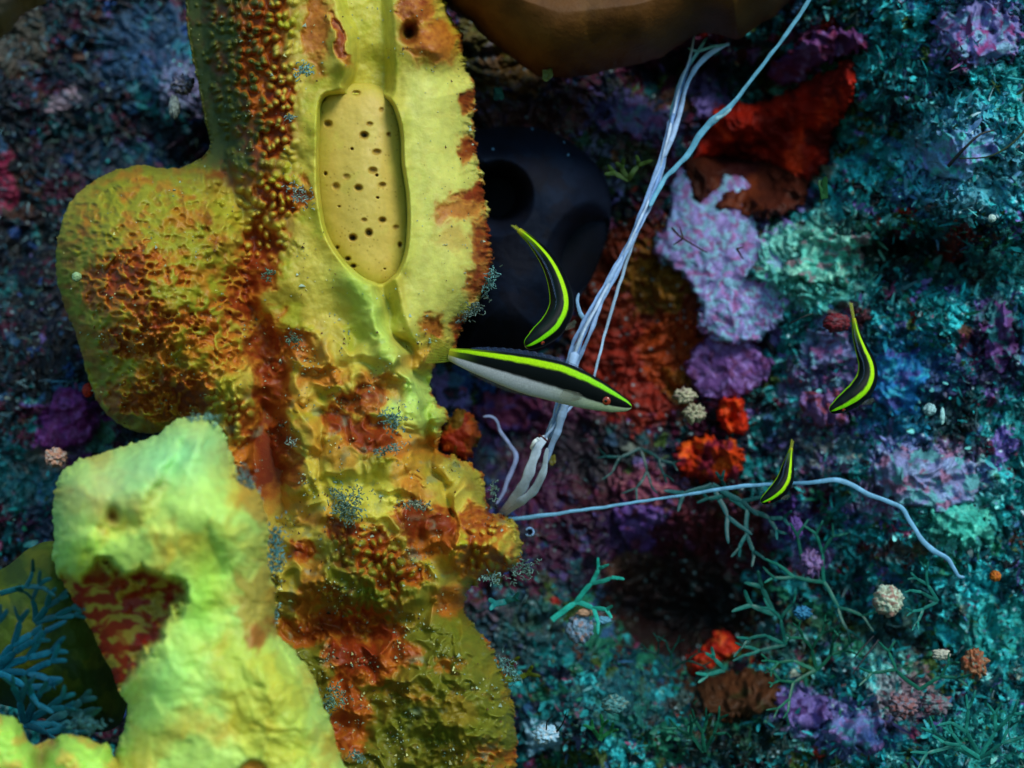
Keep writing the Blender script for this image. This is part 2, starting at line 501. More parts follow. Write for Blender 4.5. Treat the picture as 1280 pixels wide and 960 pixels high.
def axis_pts(lo, a, b, hi, step, growth=1.12):
    mid = list(np.arange(a, b + step * 0.5, step))
    l = []; s = step; v = a
    while v > lo:
        s *= growth; s = min(s, 14); v -= s; l.append(v)
    r = []; s = step; v = mid[-1]
    while v < hi:
        s *= growth; s = min(s, 14); v += s; r.append(v)
    return np.array(l[::-1] + mid + r)

gx = axis_pts(-620, -14, 1294, 1900, 1.45)
gy = axis_pts(-520, -14, 974, 1480, 1.45)
GX, GY = np.meshgrid(gx, gy)
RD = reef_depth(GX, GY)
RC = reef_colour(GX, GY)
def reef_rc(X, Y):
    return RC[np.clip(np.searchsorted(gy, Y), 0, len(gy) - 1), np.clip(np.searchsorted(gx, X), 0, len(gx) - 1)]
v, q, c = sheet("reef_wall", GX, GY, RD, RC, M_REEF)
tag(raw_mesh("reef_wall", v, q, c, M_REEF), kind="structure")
del v, q, c

# ------------------------------------------------------------------ encrusting sponges and crusts on the wall
def plate(name, label, cat, poly, thick, R, cols, mat, lumps=0.002, lscale=14.0, lift=0.004, step=1.4, jagn=5.0, jscale=9.0, seed=0, group=None, base=None, pores=None, back=0.5, extra=None, follow=None):
    """a lumpy growth whose rim follows the reef; cols: list of (threshold noise scale, colour)"""
    poly = smooth_poly(poly)
    cx, cy = poly.mean(0)
    b = base if base is not None else (lambda X, Y: reef_depth(X, Y, False) - 0.003 - 0.25 * lift)
    if follow is not None:
        A_ = np.stack([poly[:, 0], poly[:, 1], np.ones(len(poly))], -1); k_ = np.linalg.lstsq(A_, reef_depth(poly[:, 0], poly[:, 1], False), rcond=None)[0]
        b = lambda X, Y: (1 - follow) * (k_[0] * X + k_[1] * Y + k_[2]) + follow * reef_depth(X, Y, False) - 0.008
    def fn(X, Y, d):
        wx = X + 6 * fbm(X / 15, Y / 15, 2, seed + 1); wy = Y + 6 * fbm(X / 15, Y / 15, 2, seed + 2)
        f1, f2, r = wor(wx / lscale, wy / lscale, seed + 3)
        ex = lumps * (1 - f1 * f1) + lumps * 1.3 * fbm(X / (lscale * 2.2), Y / (lscale * 2.2), 4, seed + 4)
        C = np.tile(lin(cols[0]), X.shape + (1,)) if True else None
        for i, cc in enumerate(cols[1:]):
            n = fbm(wx / (lscale * 1.6) + 7 * i, wy / (lscale * 1.6), 4, seed + 20 + i)
            m = sst(0.02, 0.3, n)[..., None]
            C = C * (1 - m) + lin(cc) * m
        C = C * (0.82 + 0.36 * r)[..., None]
        if pores:
            for (px, py, pr) in pores:
                g = gau(X, Y, px, py, pr, pr)
                ex = ex - thick * 0.8 * g
        if extra:
            ex, C = extra(X, Y, d, ex, C)
        return ex, C
    j = lambda X, Y: jagn * fbm(X / jscale, Y / jscale, 3, seed + 9)
    if base is None:      # follow the wall: replace the flat rim depth by the wall's own
        o = relief(name, poly, step, b, thick, R, fn, mat, jag=j, back=back)
    else:
        o = relief(name, poly, step, b, thick, R, fn, mat, jag=j, back=back)
    return tag(o, label, cat, group)

plate("encrusting_sponge", "glowing red smooth sponge lining the hollow beneath the mauve crust, upper right", "sponge",
      [(1066, 75), (1068, 120), (1045, 160), (1035, 200), (1000, 235), (960, 215), (900, 195), (865, 200), (885, 150), (905, 130), (960, 125), (1000, 105), (1040, 85)],
      0.016, 40, [(175, 30, 8), (130, 18, 8), (205, 50, 14), (96, 12, 8)], M_SOFT, 0.0035, 40, 0.014, seed=101)
plate("encrusting_sponge", "dull brown rounded sponge filling the hollow just below the red one", "sponge",
      [(862, 196), (930, 196), (1000, 206), (1012, 240), (985, 268), (930, 274), (880, 262), (858, 230)],
      0.018, 34, [(70, 26, 14), (88, 34, 12), (46, 12, 14)], M_SOFT, 0.002, 40, 0.01, seed=102)
plate("coralline_crust", "purple knobbly crust on the ledge just above the glowing red sponge", "crust",
      [(958, 92), (975, 70), (1000, 52), (1035, 36), (1078, 42), (1082, 60), (1050, 72), (1022, 84), (1005, 100), (980, 108)],
      0.008, 12, [(104, 52, 112), (130, 96, 160), (110, 34, 74)], M_CRUST, 0.0014, 13, 0.022, jagn=8, seed=103)
plate("coralline_crust", "large pale lilac crust with a pointed top right of the white strands", "crust",
      [(816, 302), (832, 280), (840, 222), (852, 206), (866, 214), (870, 250), (890, 236), (910, 220), (934, 224), (940, 262), (952, 296), (980, 322), (986, 382), (966, 412), (936, 430), (900, 426), (872, 408), (876, 385), (858, 352), (836, 332), (820, 320)],
      0.007, 7, [(140, 124, 190), (140, 160, 214), (144, 92, 150), (130, 176, 206)], M_CRUST, 0.00065, 7.5, 0.020, jagn=7, jscale=12, seed=104, follow=0.3)
plate("coralline_crust", "violet scalloped crust below the pale lilac one, left of the orange sponge's top", "crust",
      [(856, 462), (868, 436), (880, 424), (892, 408), (925, 408), (950, 440), (966, 455), (955, 478), (930, 495), (900, 500), (872, 488)],
      0.006, 7, [(108, 68, 134), (132, 100, 168), (92, 44, 92)], M_CRUST, 0.0008, 8, 0.014, jagn=7, jscale=10, seed=105, follow=0.3)
plate("coralline_crust", "magenta crust with wavy edge under the rounded lobe at the far left", "crust",
      [(48, 548), (62, 520), (66, 492), (84, 483), (104, 494), (118, 512), (126, 530), (112, 552), (84, 562), (60, 566)],
      0.006, 7, [(120, 38, 108), (140, 70, 140), (90, 24, 84)], M_CRUST, 0.0009, 8, 0.02, jagn=4, seed=106)
plate("coralline_crust", "grey lilac rounded crust where the long strand bends, centre of the right side", "crust",
      [(1092, 580), (1112, 562), (1150, 560), (1190, 566), (1220, 584), (1228, 610), (1200, 632), (1168, 640), (1130, 632), (1098, 612)],
      0.007, 14, [(120, 126, 172), (136, 154, 196), (144, 100, 134), (90, 156, 166)], M_CRUST, 0.0011, 12, 0.012, jagn=14, jscale=14, seed=107)
plate("encrusting_sponge", "upper orange red knob with a dark cleft, touching the violet crust", "sponge",
      [(898, 504), (912, 495), (926, 499), (932, 515), (936, 530), (928, 543), (912, 542), (900, 530), (896, 516)],
      0.010, 10, [(190, 40, 8), (140, 20, 8), (212, 66, 14)], M_SOFT, 0.003, 12, 0.020, jagn=5, seed=108, pores=[(914, 524, 6)])
plate("encrusting_sponge", "bright orange lumpy sponge with small dark pores just above the long strand", "sponge",
      [(842, 572), (852, 555), (872, 548), (884, 540), (900, 552), (918, 548), (928, 570), (926, 592), (908, 603), (880, 602), (856, 596), (846, 586)],
      0.010, 12, [(196, 54, 8), (160, 30, 10), (216, 84, 20), (130, 30, 50)], M_SOFT, 0.003, 14, 0.018, jagn=7, seed=109, pores=[(843, 561, 4), (882, 573, 4), (870, 566, 3)])
plate("encrusting_sponge", "red and orange tattered sponge on the floor of the dark cave", "sponge",
      [(862, 845), (858, 822), (880, 806), (892, 790), (910, 792), (926, 806), (934, 812), (916, 824), (896, 836), (876, 846)],
      0.012, 12, [(176, 34, 14), (200, 80, 34), (120, 16, 14)], M_SOFT, 0.003, 9, 0.03, seed=110, base=0.69)
plate("encrusting_sponge", "brown smooth mound below the red sponge of the cave", "sponge",
      [(872, 868), (880, 846), (920, 838), (960, 842), (976, 860), (960, 890), (920, 900), (884, 892)],
      0.007, 22, [(74, 44, 26), (60, 50, 24), (88, 50, 28)], M_SOFT, 0.002, 26, 0.008, jagn=12, jscale=16, seed=111)
plate("encrusting_sponge", "small orange brick coloured knob against the right edge of the yellow sponge", "sponge",
      [(545, 548), (556, 528), (572, 512), (590, 520), (600, 540), (592, 562), (584, 576), (566, 570), (552, 562)],
      0.016, 18, [(150, 62, 16), (120, 30, 8), (96, 70, 16)], M_SOFT, 0.0018, 16, 0.0, seed=112, base=0.60)
plate("brown_sponge", "large brown sponge with a smooth rounded edge hanging in from the top", "sponge",
      [(560, -60), (556, 0), (590, 30), (624, 60), (668, 92), (712, 97), (770, 86), (820, 74), (872, 44), (900, 42), (922, 50), (945, 34), (985, 4), (1010, -60)],
      0.05, 90, [(92, 54, 18), (98, 60, 20), (80, 46, 14)], M_SOFT, 0.0008, 60, 0, jagn=3, jscale=30, seed=113, base=0.60, back=0.8)
plate("brown_sponge", "grey brown out of focus sponge lump in the top left corner", "sponge",
      [(-60, -60), (-60, 66), (-10, 50), (12, 40), (30, 16), (60, -2), (66, -60)],
      0.03, 40, [(74, 66, 54), (60, 56, 50), (84, 70, 60)], M_SOFT, 0.002, 40, 0, jagn=3, seed=114, base=0.47)
plate("olive_sponge", "smooth olive green sponge at the lower left, behind the bright lime lobe", "sponge",
      [(-40, 720), (0, 712), (36, 686), (66, 676), (92, 690), (126, 730), (146, 780), (158, 850), (150, 905), (110, 915), (60, 900), (0, 880), (-60, 880)],
      0.04, 70, [(66, 84, 22), (84, 92, 24), (52, 70, 22)], M_SOFT, 0.0012, 30, 0, jagn=1, jscale=30, seed=115, base=0.55)
def oval(cx, cy, rx, ry, rot=0, n=14, seed=0):
    r_ = np.random.RandomState(seed); a = np.linspace(0, 2 * math.pi, n, endpoint=False)
    k = 1 + r_.uniform(-.22, .22, n); c, s_ = math.cos(math.radians(rot)), math.sin(math.radians(rot))
    x, y = rx * k * np.cos(a), ry * k * np.sin(a)
    return [(cx + x[i] * c - y[i] * s_, cy + x[i] * s_ + y[i] * c) for i in range(n)]
for k, (lab, cx, cy, rx, ry, rot, cols, jg) in enumerate([
    ("lavender crust in the top right corner dotted with magenta", 1226, 42, 50, 36, 10, [(124, 118, 176), (140, 60, 120), (120, 160, 190)], 16),
    ("pale sky blue crust on the bulge at upper right, behind the bowed twig", 1196, 196, 52, 34, -20, [(110, 160, 200), (130, 130, 196), (80, 190, 190)], 18),
    ("turquoise crusty ridge between the lilac crust and the third fish's tail", 1036, 322, 58, 36, -22, [(90, 190, 176), (140, 210, 190), (60, 130, 120), (130, 110, 120)], 18),
    ("small lilac crust touching the third fish's belly side on its left", 1040, 436, 30, 24, 0, [(126, 126, 180), (100, 150, 170), (120, 70, 120)], 12),
    ("deep blue patch of crust just right of the third fish", 1118, 476, 34, 40, 0, [(26, 110, 170), (40, 150, 180), (60, 70, 140)], 16),
    ("mauve mottled crust under the third fish's head", 1030, 508, 34, 24, 20, [(116, 84, 140), (140, 110, 170), (120, 50, 70)], 12),
    ("soft green teal crust between the lilac patch and the strand's hook", 1200, 654, 40, 26, 20, [(60, 176, 160), (90, 200, 180), (40, 120, 110)], 16),
    ("dark purple crust at the right edge, mid height", 1250, 420, 24, 40, 0, [(88, 44, 100), (110, 70, 140), (60, 130, 140)], 14),
    ("mauve crust along the bottom, below the alga tangle", 1000, 886, 34, 24, 10, [(120, 100, 170), (140, 120, 190), (90, 60, 120)], 14),
    ("bluish violet crust along the bottom, right of the mauve one", 1066, 916, 44, 24, 12, [(106, 120, 180), (130, 100, 160), (80, 150, 170)], 14),
    ("dusty rose crust above the long strand, over the cave", 806, 612, 38, 20, 0, [(130, 62, 84), (110, 50, 90), (150, 90, 100)], 12),
    ("purple crust hanging under the long strand, over the cave", 798, 658, 30, 30, 0, [(86, 50, 124), (110, 80, 150), (80, 30, 60)], 12),
    ("grey violet crust between the brown sponge and the dark one, left of the strands", 792, 152, 42, 22, 15, [(88, 78, 130), (110, 60, 110), (70, 96, 120)], 12),
    ("wine red crust below the large fish, left of the strand bundle", 636, 512, 40, 24, 0, [(104, 40, 78), (80, 30, 60), (60, 40, 100)], 12)]):
    plate("coralline_crust", lab, "crust", oval(cx, cy, rx, ry, rot, seed=k), 0.005, 10, cols, M_CRUST, 0.0015, 10, 0.004, jagn=jg, jscale=15, seed=300 + k * 3)
def dark_holes(X, Y, d, ex, C):
    for (hx, hy, rx, ry, rot) in [(728, 318, 34, 52, 22), (622, 246, 34, 36, 0)]:
        e = ell(X, Y, hx, hy, rx, ry, rot)
        ex = ex - 0.05 * sst(-0.4, 0.8, e)
        C = mixc(C, sst(-0.3, 0.5, e) * 0.6, (12, 8, 10))
    f1, _, r = wor(X / 12, Y / 12, 9)
    C = np.where(((r > 0.86) & (f1 < 0.12) & (fbm(X / 40, Y / 40, 2, 5) + sst(230, 170, Y) > 0.35))[..., None], lin((110, 150, 190)), C)
    return ex, C
plate("dark_sponge", "big midnight blue smooth sponge with two black openings behind the curved fish", "sponge",
      [(570, 170), (600, 162), (650, 158), (692, 166), (730, 190), (756, 222), (764, 265), (752, 320), (730, 365), (705, 400), (690, 430), (650, 446), (600, 440), (570, 420), (560, 300)],
      0.05, 80, [(10, 18, 36), (13, 23, 42), (14, 16, 30)], M_DARK, 0.0008, 30, 0, jagn=1.2, jscale=20, seed=116, base=0.645, extra=dark_holes)

# ------------------------------------------------------------------ the big yellow sponge
COLP = smooth_poly([(236, -60), (232, 0), (236, 50), (246, 100), (256, 150), (262, 184), (240, 204), (212, 211), (180, 207), (140, 214), (106, 234), (84, 260), (72, 300),
    (70, 340), (78, 375), (92, 410), (102, 442), (112, 478), (128, 512), (158, 535), (190, 542), (222, 534), (250, 540), (262, 560), (262, 620), (270, 700), (300, 800), (330, 900), (350, 1030),
    (646, 1030), (646, 960), (644, 900), (634, 850), (612, 805), (590, 778), (581, 758), (590, 732), (620, 720), (644, 712), (652, 690), (648, 662), (634, 647), (614, 640), (606, 612), (600, 588),
    (576, 572), (550, 562), (552, 540), (562, 520), (544, 500), (538, 476), (548, 452), (568, 436), (580, 404), (600, 376), (614, 340), (612, 292), (606, 240), (598, 200), (592, 150), (596, 112), (582, 84), (576, 40), (556, 4), (548, -60)], 5)
CAVP = smooth_poly([(404, 128), (418, 117), (438, 112), (468, 114), (488, 132), (498, 165), (500, 205), (506, 245), (507, 285), (503, 318), (492, 341), (473, 351), (452, 344), (430, 322), (411, 290), (402, 240), (401, 180)], 5)
CHANP = smooth_poly([(424, -60), (428, 10), (440, 40), (442, 66), (438, 92), (432, 112), (446, 118), (474, 118), (488, 112), (488, 60), (484, 0), (480, -60)], 4)
NSEG_R = [(375, -60), (376, 0), (372, 80), (366, 160), (358, 240), (352, 300)]

RED_BLOBS = [  # cx, cy, rx, ry, rot, opacity : brick red patches on the big sponge
    (330, 40, 26, 90, 8, 0.7), (345, 130, 20, 50, 0, .85), (342, 175, 18, 26, 0, .9), (350, 245, 28, 22, 0, .95), (318, 330, 26, 55, 20, .95), (300, 380, 28, 24, 0, .9),
    (395, 20, 16, 70, 0, .5), (425, 50, 8, 30, -15, .8), (540, 52, 30, 26, 20, .55), (520, 15, 24, 22, 0, .65), (586, 130, 10, 14, 0, .8), (584, 188, 10, 16, 0, .8), (592, 240, 22, 12, -20, .9), (572, 262, 36, 14, -20, .5),
    (604, 300, 12, 34, 0, .75), (598, 350, 14, 22, 20, .8), (540, 405, 11, 14, 0, .6), (575, 410, 10, 12, 0, .8), (570, 300, 24, 16, 0, .25),
    (150, 350, 48, 34, -25, .85), (170, 330, 40, 22, -25, .7), (220, 345, 20, 12, 0, .6), (190, 395, 40, 20, 25, .85), (170, 430, 50, 22, 15, .85), (240, 400, 30, 14, 0, .7), (225, 490, 46, 30, 10, .9), (180, 500, 60, 26, 0, .7), (110, 300, 12, 22, 0, .3),
    (270, 420, 40, 14, -10, .6), (330, 430, 26, 30, 20, .85), (365, 430, 24, 18, 0, .75), (340, 480, 22, 70, 0, .85), (330, 570, 34, 50, 10, .97), (345, 520, 14, 26, 0, .9),
    (265, 400, 50, 30, 0, .45), (280, 450, 30, 18, 0, .5), (300, 520, 20, 30, 0, .6), (400, 470, 30, 12, 0, .45), (450, 500, 34, 16, -10, .75), (468, 484, 26, 18, -30, .5),
    (425, 530, 22, 14, 10, .9), (460, 545, 34, 20, 15, .9), (490, 560, 20, 12, 0, .5), (365, 595, 14, 10, 0, .6), (520, 620, 20, 20, 0, .4), (520, 650, 24, 20, 10, .95), (545, 665, 30, 26, 10, .95), (525, 680, 18, 18, 0, .8),
    (435, 665, 26, 14, 10, .9), (465, 690, 24, 26, 30, .85), (495, 715, 18, 30, 0, .8), (500, 720, 30, 16, 0, .7), (600, 660, 26, 26, 0, .75), (600, 700, 30, 22, 0, .8), (575, 690, 12, 14, 0, .4), (625, 712, 14, 10, 0, .6),
    (375, 690, 16, 12, 0, .8), (420, 780, 60, 18, -8, .85), (450, 820, 40, 28, 10, .97), (480, 790, 22, 16, 0, .9), (500, 815, 20, 14, 0, .8), (560, 750, 20, 18, 0, .5), (400, 740, 24, 14, 0, .5),
    (440, 870, 16, 34, -30, .8), (430, 915, 28, 26, 30, .7), (560, 830, 20, 10, 0, .35), (500, 870, 60, 8, 10, .2), (620, 945, 40, 14, 0, .45), (380, 760, 14, 18, 0, .6), (395, 650, 14, 10, 0, .3),
    (560, 560, 12, 10, 0, .4), (530, 560, 30, 12, 0, .3),
]
def column_fn(X, Y, d):
    wx = X + 9 * fbm(X / 36, Y / 36, 2, 201); wy = Y + 9 * fbm(X / 36, Y / 36, 2, 202)
    ex = 0 * X
    # large shape
    flank = sst(352, 250, X) * sst(330, 200, Y) * sst(560, 300, Y)
    ex -= 0.016 * sst(380, 236, X) * sst(230, 160, Y)
    ex += 0.040 * gau(X, Y, 195, 360, 95, 120) - 0.008 * sst(300, 200, X) * sst(180, 260, Y)
    gro = seg_dist(wx, wy, np.array([(262, 190), (292, 245), (316, 300), (300, 350), (318, 410), (336, 470), (336, 560), (342, 640)], float), False)
    ex -= 0.011 * np.exp(-(gro / 20) ** 2) + 0.008 * np.exp(-(gro / 40) ** 2)
    ex -= 0.022 * gau(wx, wy, 330, 620, 26, 90)
    ex += 0.010 * gau(X, Y, 285, 500, 26, 50) * 1.2
    ex += 0.012 * gau(X, Y, 470, 600, 80, 90)
    ex -= 0.018 * sst(700, 900, Y) * sst(640, 480, X) * 0.4
    ex -= 0.012 * gau(wx, wy, 450, 780, 90, 24, -8)
    ex += 0.014 * gau(X, Y, 455, 700, 60, 55)
    ex += 0.016 * gau(X, Y, 560, 880, 90, 90)
    ex += 0.010 * gau(X, Y, 572, 688, 22, 22)
    ex += 0.008 * gau(X, Y, 620, 680, 26, 26)
    # the two lips of the opening and the channel above
    cd = sdist(X, Y, CAVP); hd = sdist(X, Y, CHANP)
    cc = np.maximum(cd, hd)
    ex += 0.0035 * np.exp(-(np.minimum(cc, 0) / 16) ** 2) * sst(395, 330, Y) * sst(110, 150, Y)
    ex -= (0.010 + 0.006 * sst(40, 116, Y)) * sst(-8, 9, hd) * (1 - sst(0, 8, cd))
    ex -= 0.030 * sst(-7, 4, cd) * sst(106, 136, Y)
    # ridge and grooves running down from the opening
    g1 = seg_dist(wx, wy, np.array([(478, 356), (486, 400), (505, 430), (522, 470), (545, 500)], float), False)
    ex -= 0.010 * np.exp(-(g1 / 9) ** 2) * sst(520, 470, Y)
    g2 = seg_dist(X, Y, np.array([(496, 350), (505, 390), (520, 430), (530, 450)], float), False)
    ex += 0.003 * np.exp(-(g2 / 6) ** 2)
    g3 = seg_dist(X, Y, np.array([(440, 350), (460, 380), (485, 440), (505, 470), (535, 490), (538, 520)], float), False)
    ex += 0.0085 * np.exp(-(g3 / 20) ** 2)
    g4 = seg_dist(wx, wy, np.array([(532, 462), (536, 520), (528, 560), (545, 590), (560, 640)], float), False)
    ex -= 0.011 * np.exp(-(g4 / 9) ** 2)
    g5 = seg_dist(wx, wy, np.array([(400, 520), (404, 560), (402, 600), (420, 640)], float), False)
    ex -= 0.004 * np.exp(-(g5 / 6) ** 2)
    # knobs of the upper right rim, the tongue beside the channel
    ex += 0.010 * gau(X, Y, 545, 62, 26, 20, 30) + 0.007 * gau(X, Y, 530, 10, 24, 20)
    ex += 0.006 * gau(X, Y, 425, 60, 12, 38, -12)
    ex -= 0.012 * gau(X, Y, 511, 42, 8, 10)
    # lumps
    slab = sst(492, 520, X) * sst(440, 380, Y) * sst(60, 110, Y)
    rough = 1 - 0.75 * slab
    body = sst(380, 460, Y)
    ex += rough * (0.003 + 0.006 * body) * fbm(wx / 62, wy / 62, 3, 205, 0.45)
    ex -= rough * 0.005 * body * np.abs(fbm(wx / 34, wy / 34, 1, 206))
    vx = X + 4 * fbm(X / 30, Y / 30, 1, 203); vy = Y + 4 * fbm(X / 30, Y / 30, 1, 204)
    tz = sst(385, 350, X) * sst(350, 300, Y) * sst(215, 235, X + 0 * Y) * np.clip(sst(235, 262, X) + sst(200, 150, Y), 0, 1)
    tz = np.maximum(tz, np.clip(2.5 * ell(X, Y, 455, 720, 80, 75), 0, 1))
    tz = np.maximum(tz, np.clip(2.5 * ell(X, Y, 612, 686, 50, 40), 0, 1) * 0.8)
    tz = np.maximum(tz, np.clip(2.5 * ell(X, Y, 285, 510, 40, 60), 0, 1) * 0.9)
    pz = np.clip(ell(X, Y, 185, 375, 150, 190) * 5, 0, 1)
    pz = np.maximum(pz, np.clip(2.0 * ell(X, Y, 560, 900, 120, 110), 0, 1) * 0.8)
    f1, f2, rr = wor(vx / 11.0, vy / 12.0, 207)
    tub = np.clip(1 - f1 / 0.62, 0, 1); tub = tub * tub * (3 - 2 * tub)
    ex += tz * 0.0030 * tub * (0.5 + rr)
    q1, q2, qr = wor(vx / 12 + 0.15 * gno(X / 9, Y / 9, 61), vy / 10 + 0.15 * gno(X / 9, Y / 9, 62), 208)
    pitm = sst(0.55, 0.14, q1) * (0.35 + 0.65 * qr)
    ex -= pz * 0.0019 * pitm
    ex += pz * 0.0016 * fbm(X / 14, Y / 12, 2, 214)
    f3, _, _ = wor(wx / 26, wy / 26, 209)
    ex += rough * body * 0.003 * (1 - np.minimum(f3, 1) ** 2)
    spk = sst(0.55, 0.2, wor(wx / 11, wy / 11, 211)[0]) * sst(0.0, 0.35, fbm(X / 45, Y / 45, 2, 212)) * body
    ex += 0.0022 * spk * rough
    ex += 0.00022 * fbm(X / 7, Y / 7, 2, 213) * (1 - 0.5 * slab)
    # ------------- pigment and painted shade
    n1 = fbm(wx / 42, wy / 42, 4, 220); n2 = fbm(wx / 15, wy / 15, 4, 221); n3 = fbm(X / 7, Y / 7, 3, 222)
    C = np.tile(lin((192, 168, 60)), X.shape + (1,))
    C = mixc(C, sst(-0.1, 0.5, n1), (200, 180, 72))
    C = mixc(C, sst(0.0, 0.5, -n1) * 0.8, (160, 158, 34))
    C = mixc(C, slab * 0.85, (214, 208, 106))
    C = mixc(C, slab * sst(0.0, 0.4, n2) * 0.5, (206, 190, 92))
    C = mixc(C, np.exp(-(g3 / 24) ** 2) * 0.75, (182, 212, 96))
    C = mixc(C, gau(X, Y, 505, 500, 36, 36) * 0.8, (190, 222, 112))
    C = mixc(C, gau(X, Y, 445, 80, 20, 60) * 0.6 * sst(130, 100, Y), (214, 190, 82))
    lip = np.exp(-(np.minimum(cc, 0) / 14) ** 2) * sst(395, 330, Y)
    C = mixc(C, lip * 0.45, (200, 196, 70))
    # shade painted into green brown left flank and green foot; ochre lobe
    lf = sst(352, 318, wx) * sst(262, 200, Y)
    C = mixc(C, lf * 0.95, (54, 66, 20))
    C = mixc(C, sst(330, 270, X) * sst(150, 0, Y) * 0.3, (96, 100, 30))
    C = mixc(C, np.clip(3 * ell(X, Y, 180, 365, 150, 195), 0, 1) * 0.85, (142, 138, 28))
    ft = sst(690, 780, wy + 0.2 * (X - 500)) 
    C = mixc(C, ft * 0.9, (92, 98, 20))
    C = mixc(C, np.clip(2.5 * ell(X, Y, 452, 722, 85, 75), 0, 1) * 0.75, (98, 104, 24))
    C = mixc(C, np.clip(2.5 * ell(X, Y, 455, 625, 75, 45), 0, 1) * 0.5, (204, 190, 60))
    C = mixc(C, gau(X, Y, 470, 620, 40, 22) * 0.6, (226, 214, 90))
    C = mixc(C, gau(X, Y, 572, 688, 24, 24) * 0.85, (176, 168, 26))
    # pits between tubercles carry the red brown film
    C = mixc(C, np.clip(3 * ell(X, Y, 180, 365, 150, 195), 0, 1) * sst(-0.1, 0.5, fbm(wx / 30, wy / 24, 3, 245)) * 0.65, (184, 100, 26))
    pit = tz * (1 - tub) * sst(-0.2, 0.3, n1 + 0.5 * sst(270, 335, X) * sst(320, 260, Y) - 0.2)
    C = mixc(C, pit * 0.75, (118, 40, 12))
    C = mixc(C, pz * pitm * sst(-0.3, 0.3, n1 + 0.25 - 0.5 * ft) * 0.5, (150, 66, 14))
    R = 0 * X
    for i, (cx, cy, rx, ry, rot, op) in enumerate(RED_BLOBS):
        e = ell(wx + 3 * n3, wy + 3 * n3, cx, cy, rx * 1.25, ry * 1.25, rot) + 0.35 * n2
        R = np.maximum(R, sst(-0.35, 0.6, e) * op)
    R = np.clip(R - tz * 1.0 * tub - pz * 0.55 * (1 - pitm) * sst(0.1, 0.5, n2 + 0.25), 0, 1)
    R = np.clip(R + 0.55 * sst(6, 1, d) * sst(350, 450, X) * sst(-0.3, 0.3, n2), 0, 1)
    C = mixc(C, sst(0.0, 0.55, R) * 0.85, (186, 96, 24))
    C = mixc(C, sst(0.35, 0.95, R + 0.25 * n3) * 0.92, (128, 38, 10))
    ex -= 0.0022 * sst(0.2, 0.8, R)
    C = mixc(C, gau(X, Y, 511, 42, 9, 11), (70, 20, 6))
    C = mixc(C, sst(0.0, 0.5, fbm(wx / 60 + 5, wy / 60, 3, 240)) * body * 0.6 * (1 - 0.7 * ft), (196, 116, 30))
    ring = np.exp(-((np.hypot(X - 511, (Y - 42) * 0.85) - 10) / 2.5) ** 2)
    C = mixc(C, ring * 0.6, (120, 50, 14))
    pp = sst(0.13, 0.05, wor(X / 8, Y / 8, 230)[0]) * (hsh((X / 8).astype(np.int64), (Y / 8).astype(np.int64), 3) > 0.4)
    C = mixc(C, pp * 0.35 * body, (130, 110, 30))
    C = mixc(C, sst(0.25, 0.6, fbm(X / 22, Y / 22, 4, 241)) * sst(0.0, 0.3, fbm(X / 70, Y / 70, 2, 242)) * body * 0.5, (120, 140, 112))
    return ex, C

def col_jag(X, Y):
    right = sst(430, 540, X)
    n = fbm(X / 18, Y / 18, 4, 250)
    saw = 1 - np.abs(((Y + 9 * fbm(X / 20, Y / 30, 2, 251)) / 13.0) % 1.0 * 2 - 1)
    small = 1 - np.abs(((Y + 5 * fbm(X / 9, Y / 9, 2, 253)) / 5.2) % 1.0 * 2 - 1)
    return right * (5 * n + 4.0 * (saw - 0.6) * sst(-0.3, 0.3, fbm(X / 40, Y / 40, 2, 252)) + 2.2 * (small - 0.5)) + (1 - right) * 1.8 * fbm(X / 10, Y / 10, 3, 254)

big = empty("yellow_sponge", P3(420, 940, 0.58))
tag(big, "tall yellow and brick red sponge with a slit opening and pores, behind the lime lobe", "sponge")
b_lobe = relief("sponge_body", COLP, 1.3, 0.585, 0.036, 70, column_fn, M_SPONGE, jag=col_jag, hole=None, back=1.1, parent=big)

def grains(parent, src, n, size, cols, seed, zone, name="silt_grains"):
    """tiny crumbs resting on the front of a body"""
    me = src.data; rs = np.random.RandomState(seed)
    co = np.empty(len(me.vertices) * 3, np.float32); me.vertices.foreach_get("co", co); co = co.reshape(-1, 3)
    nm = np.empty(len(me.vertices) * 3, np.float32); me.vertices.foreach_get("normal", nm); nm = nm.reshape(-1, 3)
    px = co[:, 0] / co[:, 1] / K + 640; py = 480 - co[:, 2] / co[:, 1] / K
    ok = np.where((nm[:, 1] < -0.25) & (rs.rand(len(co)) < zone(px, py)))[0]
    ii_ = rs.choice(ok, min(n, len(ok)), replace=False)
    c = co[ii_] + nm[ii_] * 0.0002; m = len(ii_)
    sz = size * np.exp(rs.normal(0, .45, m))[:, None, None]
    t = np.array([[1, 0, -.4], [-.5, .87, -.4], [-.5, -.87, -.4], [0, 0, 1.]])[None] + rs.normal(0, .35, (m, 4, 3))
    V = (c[:, None, :] + t * sz).reshape(-1, 3)
    F = (np.arange(m)[:, None, None] * 4 + np.array([[0, 1, 2], [0, 3, 1], [1, 3, 2], [2, 3, 0]])[None]).reshape(-1, 3)
    C = np.stack([lin(k) for k in cols])[rs.randint(0, len(cols), m)] * rs.uniform(.5, 1.3, (m, 1))
    o = raw_mesh(name, V, F, np.repeat(C, 4, axis=0), M_CRUST, smooth=False)
    o["kind"] = "stuff"; o.parent = parent
    if parent is not src: o.location = -Vector(parent.location)
    return o
